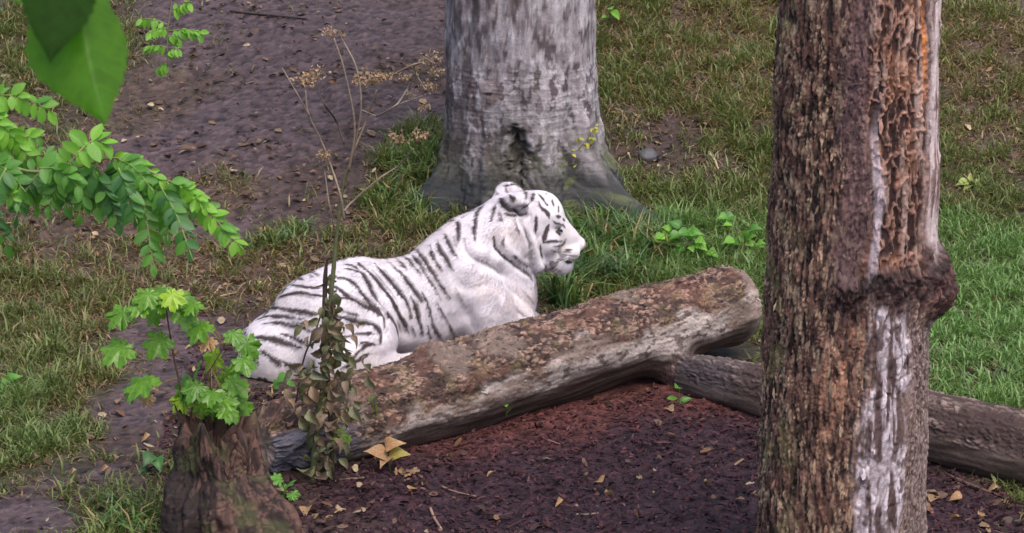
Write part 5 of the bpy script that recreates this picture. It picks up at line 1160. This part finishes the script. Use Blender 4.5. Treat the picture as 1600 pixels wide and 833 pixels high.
for (x, y, sz) in [(35,785,26),(235,690,24),(95,670,18),(10,505,20),(50,640,18),(115,620,22),(325,398,16),(150,575,18),(170,740,22),(120,745,20)]:
    P = ground(x, y) + np.array([0, 0, .03]); o = bpy.data.objects.new('fallen_leaf', (WILT + MAPLE)[x % 5]); COL.objects.link(o); a = rnd(0, 6.28)
    o.matrix_world = frame_mat(P, (math.cos(a), math.sin(a), .1), (rnd(-.3, .3), -.4, 1), .7 * sz / pxm(P)); o.material_slots[0].link = 'OBJECT'; o.material_slots[0].material = M_BROWN
    tag(o, 'pale brown fallen leaf on the path and grass beside the stump', 'leaf', 'fallen leaves by the path')
# stone and sticks
def build_stone():
    b = ground(1012, 250); V, F = [], []; n, m = 22, 14
    th = np.linspace(0.02, np.pi - .02, m); ph = np.linspace(0, 2 * np.pi, n, endpoint=False)
    g = np.stack([np.outer(np.sin(th), np.cos(ph)), np.outer(np.sin(th), np.sin(ph)), np.outer(np.cos(th), np.ones(n))], -1).reshape(-1, 3); g = g * (1 + .22 * fbm(g * 1.6, 3, 501))[:, None] * np.array([.062, .05, .045])
    i = np.arange(m - 1)[:, None] * n; j = np.arange(n)[None]; k = (j + 1) % n
    me = mesh_np('stone', g, np.stack([i + j, i + n + j, i + n + k, i + k], -1).reshape(-1, 4), np.broadcast_to(lin((78, 76, 82)), (len(g), 3)))
    tag(add('stone', me, STEM, loc=b + [0, 0, .02]), 'dark grey stone half sunk in the slope behind the grey tree', 'stone')
build_stone()
def stick(label, a, b, r, col, bend=.02):
    A, B = ground(*a), ground(*b); A[2] += r * 1.2; B[2] += r * 1.2; mid = (A + B) / 2 + np.array([rnd(-bend, bend), rnd(-bend, bend), 0]); mid[2] = max(mid[2], h1(mid[0], mid[1]) + r * 1.3)
    mb = MB(); mb.tube(spline([A, mid, B], 10), np.linspace(r, r * .7, 10), 7, lin(col), .08); o = add('stick', mb.mesh('stick', tuple(A)), STEM, loc=tuple(A)); tag(o, label, 'stick')
stick('pale stripped stick on the slope near the grey stone', (1106, 240), (1122, 268), .010, (186, 168, 138))
stick('dark thin twig leaning beside the grey stone', (985, 205), (1008, 240), .007, (70, 58, 52))
stick('pale bent stick lying low on the mulch below the yellow leaves', (672, 796), (690, 830), .007, (150, 122, 106))
stick('thin brown twig on the mulch next to the withered stalk', (530, 752), (575, 750), .006, (120, 94, 84))
stick('slender twig crossing the mulch right of the fallen leaf pair', (690, 762), (745, 778), .005, (122, 98, 90))
stick('reddish twig on the mulch under the middle of the log', (845, 686), (880, 698), .005, (136, 96, 84))
stick('short grey twig in the open middle of the mulch', (900, 806), (935, 804), .005, (140, 116, 106))
stick('long dark root-like stick lying across the bare slope', (360, 20), (480, 32), .010, (66, 54, 52))
stick('dry straw stalk beside the path above the maple sapling', (320, 478), (345, 448), .006, (166, 140, 108))
stick('dry straw stalk lying flat behind the tiger\'s rump', (340, 466), (372, 458), .006, (160, 134, 104))
stick('thin dark twig in front of the dark log at the mulch edge', (1480, 745), (1575, 782), .008, (96, 76, 66))

# clumps of long strap-like grass
TUFT_M = leaf_mat('strap_grass', rough=.4, trans=.3, vary=.2, scale=30, spec=.5)
def tuft(px, py, n, ln, label, group, dark=0.0):
    b = ground(px, py); x = b[0] + RNG.normal(0, .035, n); y = b[1] + RNG.normal(0, .035, n); az = RNG.uniform(0, 2 * np.pi, n)
    col = lerp(lin((52, 82, 44))[None], lin((112, 142, 84))[None], RNG.beta(2, 2.2, n)[:, None]) * (1 - dark); dead = RNG.uniform(size=n) < .14; col[dead] = lin((150, 130, 96))
    V, q, t, c = blades(x, y, RNG.uniform(.55, 1.15, n) * ln, RNG.uniform(.009, .017, n), RNG.gamma(4, .12, n).clip(.05, 1.2), az, RNG.uniform(.5, 1.3, n), col)
    o = add('grass_tuft', mesh_np('grass_tuft', V - b, [q, t], np.clip(c, .005, .8)), TUFT_M, loc=tuple(b)); tag(o, label, 'grass tuft', group)
for x, y in ((895,455),(925,425),(955,440),(995,415),(1030,415),(875,472),(985,380),(940,395),(965,405),(1010,392),(915,450),(1040,395),(900,420),(950,365),(1000,440),(970,450),(1050,410),(925,385),(1015,405),(890,480)): tuft(x, y, 80, rnd(.24, .36), 'long strappy green grass tuft at the right foot of the grey tree', 'grass tufts right of the grey tree')
for x, y in ((640,290),(612,312),(655,268),(598,330),(668,300),(630,262),(650,335)): tuft(x, y, 55, rnd(.15, .22), 'long arching grass tuft against the left foot of the grey tree', 'grass tufts left of the grey tree', .08)
for x, y in ((430,382),(405,388),(452,372),(470,365)): tuft(x, y, 45, rnd(.12, .17), 'short grass tuft at the lower end of the bare slope', 'grass tufts below the bare slope', .1)
for x, y in ((180,825),(205,815),(222,832),(195,800),(165,830)): tuft(x, y, 45, rnd(.11, .16), 'grass tuft growing beside the rotten stump', 'grass tufts beside the stump')
